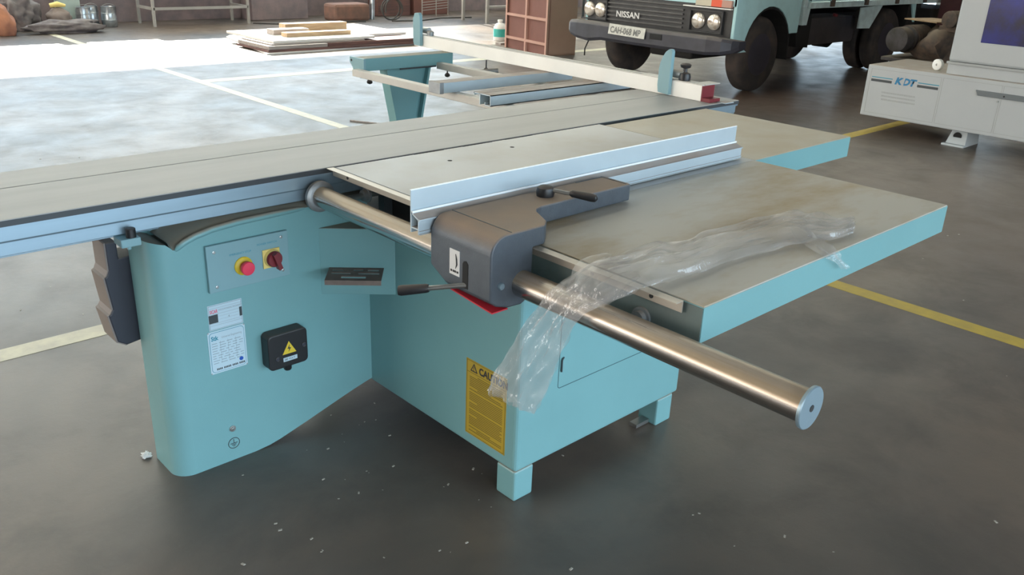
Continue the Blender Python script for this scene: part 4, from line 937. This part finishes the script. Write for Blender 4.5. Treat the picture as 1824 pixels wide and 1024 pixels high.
obj('vent_slots', b, 'bander_d', ebb)
b = MB(); b.prism([(2.575, 0.500), (2.555, 0.458), (1.6, 0.458), (1.6, 0.500)], 'x', EX-0.012, EX+0.001); obj('door_handle', b, 'handle_g', ebb, bevel=0.002)
for (y, z, m_, r) in ((2.355, 0.478, 'blackm', 0.007), (2.395, 0.432, 'bander_d', 0.008)):
    b = MB(); b.lathe((EX, y, z), (-1, 0, 0), [(0, r), (0.014, r)], 14); obj('door_lock', b, m_, ebb)
b = MB(); b.box((EX+0.06, 0.0, 0.588), (8.32, 2.862, 0.672)); obj('plinth', b, 'bander', eb, bevel=0.004)
b = MB(); b.box((EX+0.045, 0.0, 0.672), (8.34, 2.872, 0.690)); obj('plinth_seam', b, 'bander_d', eb)
b = MB(); b.box((EX+0.05, 0.0, 0.690), (8.34, 2.865, 1.55)); hd = obj('machine_hood', b, 'bander', eb, bevel=0.02)
b = MB(); b.box((EX+0.046, 0.6, 0.862), (EX+0.06, 2.645, 1.42)); obj('hood_window', b, 'bluewin', hd, bevel=0.004, label='dark blue hood window')
for yy in (2.70, 0.9):
    b = MB()
    b.hexa([(EX+0.12, yy+0.07, 0.0), (EX+0.12, yy-0.10, 0.0), (EX+0.42, yy-0.10, 0.0), (EX+0.42, yy+0.07, 0.0), (EX+0.16, yy+0.035, 0.152), (EX+0.16, yy-0.085, 0.152), (EX+0.42, yy-0.085, 0.152), (EX+0.42, yy+0.035, 0.152)])
    b.box((EX+0.085, yy-0.10, 0.0), (EX+0.13, yy+0.085, 0.018))
    ft = obj('foot', b, 'foot', eb, bevel=0.003)
    b = MB(); b.lathe((EX+0.143, yy-0.015, 0.082), (-1, 0, -0.2), [(-0.004, 0.034), (0.006, 0.034)], 24); obj('foot_hole', b, 'blackm', ft)
# tape roll on the machine
b = MB(); b.lathe((7.80, 2.985, 0.637), (-1, 0.3, 0), [(0, 0.046), (0.03, 0.046), (0.032, 0.043), (0.032, 0.010), (0.02, 0.009)], 32); rl = obj('tape_roll', b, 'whitepl', None, smooth=0.6)
rl.rotation_euler = (0, 0, 0); tag(rl, 'small white roll standing on the dusty end of the white edge banding machine', 'tape roll')

# old motor behind the machine
mo = thing('gear_motor', 'old brown geared motor on a rusty base between the truck and the white machine', 'motor', (9.7, 3.75, 0))
b = MB(); b.lathe((9.32, 4.06, 0.665), (1, -0.15, 0.0), [(0, 0.02), (0.0, 0.10), (0.012, 0.125), (0.12, 0.128), (0.13, 0.115), (0.16, 0.115), (0.17, 0.135), (0.42, 0.135), (0.45, 0.10), (0.60, 0.10)], 28); obj('motor_body', b, 'motor', mo, smooth=0.6)
b = MB()
for i in range(14):
    z = 0; b.lathe((9.52+i*0.019, 4.03-i*0.0028, 0.665), (1, -0.15, 0), [(0, 0.145), (0.007, 0.145)], 28)
obj('cooling_fins', b, 'rust', mo)
b = MB(); b.blob((9.75, 3.72, 0.55), (0.33, 0.26, 0.26), 3, 0.25, 1.6, 3); obj('gear_housing', b, 'rust', mo, smooth=0.9)
b = MB(); b.box((9.45, 3.55, 0.0), (10.2, 4.15, 0.46)); b.box((9.35, 3.45, 0.44), (10.2, 4.2, 0.48)); obj('motor_base', b, 'motor', mo, bevel=0.01)
b = MB(); b.lathe((9.45, 3.62, 0.90), (1, -0.2, 0), [(0, 0.07), (0.01, 0.085), (0.2, 0.085), (0.22, 0.06)], 20); obj('small_motor', b, 'rust', mo, smooth=0.6)
b = MB(); b.box((9.50, 3.55, 0.78), (9.9, 3.72, 0.83)); b.box((9.6, 3.5, 0.6), (9.75, 3.6, 0.80)); obj('motor_bracket', b, 'rust', mo)
wb = thing('plywood_offcut', 'pale broken plywood offcut lying on the rusty motor behind the white machine', 'board', (9.95, 3.95, 0.842))
b = MB(); b.prism([(9.80, 4.22), (9.62, 3.80), (9.85, 3.72), (10.2, 3.78), (10.22, 4.10)], 'z', 0.842, 0.855); obj('board_panel', b, 'wood', wb)
b = MB(); b.box((12.9, 4.83, 0.0), (13.1, 5.10, 4.0)); pl = obj('steel_column', b, 'colred', None); tag(pl, 'dark red steel column at the tail of the truck', 'column')
b = MB(); b.box((15.0, 5.75, 0.0), (15.25, 6.0, HZ)); pl = obj('steel_column', b, 'bander', None); tag(pl, 'pale painted steel column behind the dark red one', 'column')

# ================================================================= SHELF, JUG, BOARDS
sh = thing('pigeonhole_shelf', 'brown pigeonhole shelf unit with two columns of square compartments left of the truck', 'shelf', (9.0, 9.1, 0))
def Q(u, wv):        # u along the front (0 = near corner), wv = depth
    a = Vector((8.72, 8.62)); e = (Vector((8.92, 9.68))-a).normalized(); n = Vector((e.y, -e.x)); p = a+e*u+n*wv; return p
LQ = (Vector((8.92, 9.68))-Vector((8.72, 8.62))).length
def qb(mb, u0, u1, w0, w1, z0, z1):
    c = [Q(u0, w0), Q(u1, w0), Q(u1, w1), Q(u0, w1)]; mb.hexa([(p.x, p.y, z0) for p in c]+[(p.x, p.y, z1) for p in c])
HS = 1.30
b = MB(); qb(b, 0, 0.02, 0, 0.50, 0, HS); obj('side_panel', b, 'carton', sh)
b = MB(); qb(b, LQ-0.02, LQ, 0, 0.50, 0, HS); obj('side_panel', b, 'carton', sh)
b = MB(); qb(b, 0, LQ, 0.028, 0.045, 0, HS); obj('back_panel', b, 'carton_d', sh)
b = MB(); qb(b, 0, LQ, 0.045, 0.50, 0, 0.02); qb(b, 0, LQ, 0, 0.50, HS-0.02, HS); obj('top_panel', b, 'carton', sh)
b = MB(); qb(b, LQ/2-0.02, LQ/2+0.02, -0.004, 0.03, 0, HS); obj('divider', b, 'carton_l', sh)
for z in (0.135, 0.46, 0.785, 1.11):
    b = MB(); qb(b, 0.012, LQ-0.012, -0.003, 0.03, z, z+0.035); obj('shelf_board', b, 'carton_l', sh)
b = MB(); qb(b, -0.001, 0.035, -0.005, 0.0, 0, HS); qb(b, LQ-0.035, LQ+0.001, -0.005, 0.0, 0, HS); obj('front_edge', b, 'carton_l', sh)

jg = thing('spray_bottle', 'white plastic jug with a teal label standing beside the brown shelf unit', 'jug', (9.45, 10.35, 0))
b = MB(); b.lathe((9.42, 10.35, 0), (0, 0, 1), [(0, 0.095), (0.01, 0.10), (0.20, 0.10), (0.25, 0.07), (0.27, 0.035), (0.29, 0.035)], 28); obj('jug_body', b, 'whitepl', jg, smooth=0.7)
b = MB(); b.lathe((9.42, 10.35, 0.285), (0, 0, 1), [(0, 0.04), (0.03, 0.04), (0.032, 0.03)], 20); obj('jug_cap', b, 'whitepl', jg, smooth=0.6)
b = MB(); b.lathe((9.42, 10.35, 0.06), (0, 0, 1), [(0, 0.1015), (0.12, 0.1015)], 28); obj('jug_label', b, 'tealpl', jg, smooth=0.6)
jg.name = 'plastic_jug'

def board(name, m_, x0, x1, y0, y1, z0, z1, label, cat='board', rot=0.0, group='boards in the pile'):
    if cat != 'board': group = None
    b = MB(); b.box((x0, y0, z0), (x1, y1, z1), rot); o = obj(name, b, m_, None, bevel=0.003); tag(o, label, cat, group); return o
b = MB(); b.prism([(5.42, 10.36), (7.9, 10.50), (8.1, 12.45), (5.95, 12.50), (5.80, 12.30)], 'z', 0.0, 0.018); o = obj('large_board', b, 'sheet', None); tag(o, 'large pale sheet lying flat under the whole board pile', 'board')
board('flat_board', 'wood_r', 5.47, 7.95, 10.42, 11.3, 0.019, 0.048, 'dark red-brown board at the bottom of the pile')
board('flat_board', 'wood_g', 5.49, 6.36, 10.44, 11.3, 0.049, 0.094, 'short grey board at the left front end of the pile')
board('flat_board', 'wood_r', 6.38, 7.9, 10.46, 11.3, 0.049, 0.094, 'red-brown board at the right front end of the pile')
board('flat_board', 'wood_g', 5.56, 7.0, 10.50, 11.35, 0.095, 0.112, 'thin grey board in the middle layer of the pile')
board('flat_board', 'sheet', 5.62, 7.2, 10.55, 11.9, 0.113, 0.145, 'white board in the middle layer with sunlit top')
board('flat_board', 'wood', 5.98, 7.0, 10.85, 11.0, 0.146, 0.200, 'nearest raw timber plank on top of the pile')
board('flat_board', 'wood_g', 5.95, 6.50, 11.15, 11.35, 0.146, 0.215, 'short grey plank behind the nearest timber plank on the pile')
board('flat_board', 'wood', 6.28, 7.3, 11.42, 11.6, 0.146, 0.255, 'highest raw timber plank at the back of the pile')
board('flat_board', 'sheet', 7.32, 8.0, 10.9, 12.3, 0.095, 0.13, 'sunlit white board at the right end of the pile')
board('floor_stick', 'wood_g', 4.10, 4.115, 5.9, 6.3, 0.0, 0.012, 'thin grey stick lying on the floor beyond the sliding table', 'stick', rot=0.5)
b = MB(); b.box((9.3, 9.9, 0), (9.9, 10.1, 0.04)); b.box((9.0, 9.86, 0), (9.62, 9.98, 0.03)); o = obj('timber_batten', b, 'wood_g', None); tag(o, 'grey timber battens lying beside the brown shelf unit', 'timber')

# ================================================================= WALL SIDE CLUTTER
def can(x, y, h, r, label, seed):
    b = MB(); random.seed(seed)
    b.lathe((x, y, 0), (0, 0, 1), [(0, r*0.96), (0.01, r), (h*0.33, r), (h*0.34, r*1.03), (h*0.36, r), (h*0.66, r), (h*0.67, r*1.03), (h*0.69, r), (h-0.01, r), (h, r*1.02), (h, r*0.94), (h-0.012, r*0.93)], 24)
    for v in b.bm.verts: v.co += Vector((noise.noise(v.co*9+Vector((seed, 0, 0))), noise.noise(v.co*9+Vector((0, seed, 0))), 0))*0.02
    t = thing('tin_can', label, 'tin can', (x, y, 0), 'tin cans by the back wall'); obj('can_body', b, 'tin', t, smooth=0.5)
    b = MB(); b.tube([(x+r*math.cos(a), y-r*0.2, h-0.02+0.06*math.sin(a)) for a in [i/10*PI for i in range(11)]], 0.003, 6); obj('can_handle', b, 'steel', t)
can(4.50, 14.30, 0.30, 0.105, 'dented tin can just right of the pale green post, leftmost of three', 1)
can(4.68, 14.5, 0.30, 0.10, 'tin can standing behind the leftmost tin can', 2)
can(4.89, 14.35, 0.30, 0.105, 'dented tin can standing alone, rightmost of the three tin cans', 3)
def sack(name, m_, c, r, amp, fr, seed, label, cat):
    b = MB(); b.blob(c, r, 4, amp, fr, seed, flat=0.0); o = obj(name, b, m_, None, smooth=PI); tag(o, label, cat); return o
sack('cloth_roll', 'sack', (4.06, 13.72, 0.08), (0.52, 0.15, 0.10), 0.22, 2.4, 1, 'long grey crumpled cloth roll lying on the floor by the wall', 'cloth')
sack('cloth_heap', 'sack', (3.60, 14.28, 0.22), (0.26, 0.20, 0.28), 0.3, 2.6, 5, 'heap of grey folded cloth above the cloth roll', 'cloth')
sack('filled_sack', 'sack2', (4.12, 14.18, 0.15), (0.17, 0.15, 0.16), 0.12, 2.0, 8, 'taupe filled sack behind the cloth roll', 'sack')
sack('orange_cover', 'orangecloth', (3.25, 13.72, 0.12), (0.16, 0.16, 0.28), 0.15, 1.6, 11, 'rust orange cloth cover at the left edge', 'cloth')
b = MB(); b.tube([(4.02, 14.2, 0.34), (4.12, 14.17, 0.36), (4.22, 14.15, 0.34)], [0.03, 0.04, 0.02], 12); o = obj('yellow_glove', b, 'yellow2', None, smooth=1); 
tag(o, 'yellow rag lying on top of the taupe sack', 'rag')
b = MB(); b.box((4.24, 14.50, 0), (4.54, 14.75, 1.15)); o = obj('painted_post', b, 'column', None, bevel=0.01); tag(o, 'pale green painted steel post standing left of the tin cans', 'box')  # column cut short so it leaves the sun patch unbroken
# steel work bench frame
bn = thing('bench_frame', 'bare cream steel work bench frame standing against the back wall', 'bench', (6.27, 14.37, 0))
for x in (5.47, 7.06):
    for y in (14.07, 14.68):
        b = MB(); b.box((x-0.02, y-0.02, 0), (x+0.02, y+0.02, 0.86)); obj('leg', b, 'frame', bn)
b = MB(); b.box((5.47, 14.05, 0.25), (7.06, 14.09, 0.29)); b.box((5.45, 14.07, 0.25), (5.49, 14.68, 0.29)); b.box((7.04, 14.07, 0.25), (7.08, 14.68, 0.29)); obj('stretcher', b, 'frame', bn)
b = MB(); b.box((5.40, 14.0, 0.86), (7.13, 14.75, 0.90)); obj('bench_top', b, 'wood_g', bn)
# second bench right
bn = thing('bench_frame', 'cream steel frame standing behind the brown shelf unit', 'bench', (11.8, 12.9, 0))
for x in (11.13, 12.5):
    for y in (12.6, 13.3):
        b = MB(); b.box((x-0.025, y-0.025, 0.0), (x+0.025, y+0.025, 0.8)); obj('leg', b, 'frame', bn)
b = MB(); b.box((11.1, 12.58, 0.27), (12.5, 12.62, 0.31)); obj('stretcher', b, 'frame', bn)
b = MB(); b.box((11.05, 12.55, 0.8), (12.6, 13.4, 0.84)); obj('bench_top', b, 'wood_g', bn)
rk_ = thing('wire_rack', 'pale wire rack leaning against the back wall near the far bench', 'rack', (11.0, 14.3, 0))
b = MB()
for i in range(7):
    z = 0.12+i*0.05; b.tube([(10.75, 14.1, z), (11.6, 14.35, z+0.02)], 0.006, 6)
for x, y in ((10.75, 14.1), (11.2, 14.23), (11.6, 14.35)): b.tube([(x, y, 0), (x, y, 0.55)], 0.010, 6)
obj('rack_wires', b, 'frame', rk_)
def block(name, m_, a, c, label, cat, bev=0.01):
    b = MB(); b.box(a, c); o = obj(name, b, m_, None, bevel=bev); tag(o, label, cat, 'boxes by the back wall' if cat == 'box' else None); return o
block('clay_trough', 'terracotta', (8.58, 13.8, 0.0), (9.34, 14.2, 0.30), 'brown clay coloured block by the back wall', 'block', 0.05)
block('storage_box', 'wood_r', (9.95, 14.45, 0.0), (10.72, 14.8, 0.5), 'red-brown box by the back wall, left of its darker neighbour', 'box')
block('storage_box', 'carton_d', (10.85, 14.5, 0.0), (11.75, 14.9, 0.55), 'dark red box by the back wall behind the wire rack', 'box')
block('storage_box', 'wall', (7.35, 14.5, 0.0), (8.45, 14.9, 0.6), 'dull brown box by the back wall, right of the bare bench', 'box')
b = MB(); b.tube([(9.50, 14.0, 0), (9.52, 14.0, 0.6)], 0.05, 16); o = obj('grey_pipe', b, 'tin', None, smooth=0.6); tag(o, 'short upright grey pipe right of the clay block', 'pipe')
b = MB(); b.tube([(9.75+0.22*math.cos(t)*(1-t*0.01), 13.7+0.05*math.sin(t*0.7), 0.20+0.19*math.sin(t)) for t in [i/10*PI for i in range(0, 52)]], 0.012, 8); o = obj('hose_coil', b, 'cable', None, smooth=1); tag(o, 'coiled dark hose by the back wall', 'hose')
for pts, lab in (([(7.1, 14.0, .012), (7.4, 13.75, .012), (7.9, 13.7, .012), (8.5, 13.9, .012), (9.1, 13.6, .012)], 'dark cable on the floor between bench and clay block'),
                 ([(9.6, 13.5, .012), (10.2, 13.4, .012), (10.9, 13.7, .012), (11.6, 13.6, .012)], 'dark cable on the floor in front of the red-brown boxes')):
    b = MB(); b.tube(pts, 0.012, 8); o = obj('floor_cable', b, 'cable', None, smooth=1); tag(o, lab, 'cable', 'cables on the floor')
# chips of debris
b = MB(); random.seed(11)
def chip(x, y, s):
    a = random.random()*PI; q = Matrix.Rotation(a, 3, 'Z'); P = []
    for z in (0.0, s*0.35):
        for u, v_ in ((-s, -s*0.4), (s*0.8, -s*0.5), (s, s*0.4), (-s*0.7, s*0.5)): P.append(Vector((x, y, z)) + q @ Vector((u, v_, 0)))
    b.hexa(P)
for i in range(110):
    r_d = random.uniform(1.4, 6.5); a = random.uniform(-0.25, 1.5)
    chip(r_d*math.cos(a), r_d*math.sin(a), random.choice((0.003, 0.004, 0.006)))
for i in range(40): chip(random.uniform(0.85, 1.5), random.uniform(1.2, 2.3), random.choice((0.002, 0.003, 0.005)))
o = obj('wood_chips', b, 'chip', None); tag(o, 'tiny pale wood chips scattered over the concrete floor', 'wood chips', kind='stuff')
b = MB(); b.blob((0.735, 2.345, 0.006), (0.013, 0.012, 0.008), 3, 0.5, 3, 4, flat=0.0); o = obj('plastic_scrap', b, 'whitepl', None); tag(o, 'crumpled white plastic scrap at the foot of the saw pedestal', 'scrap')
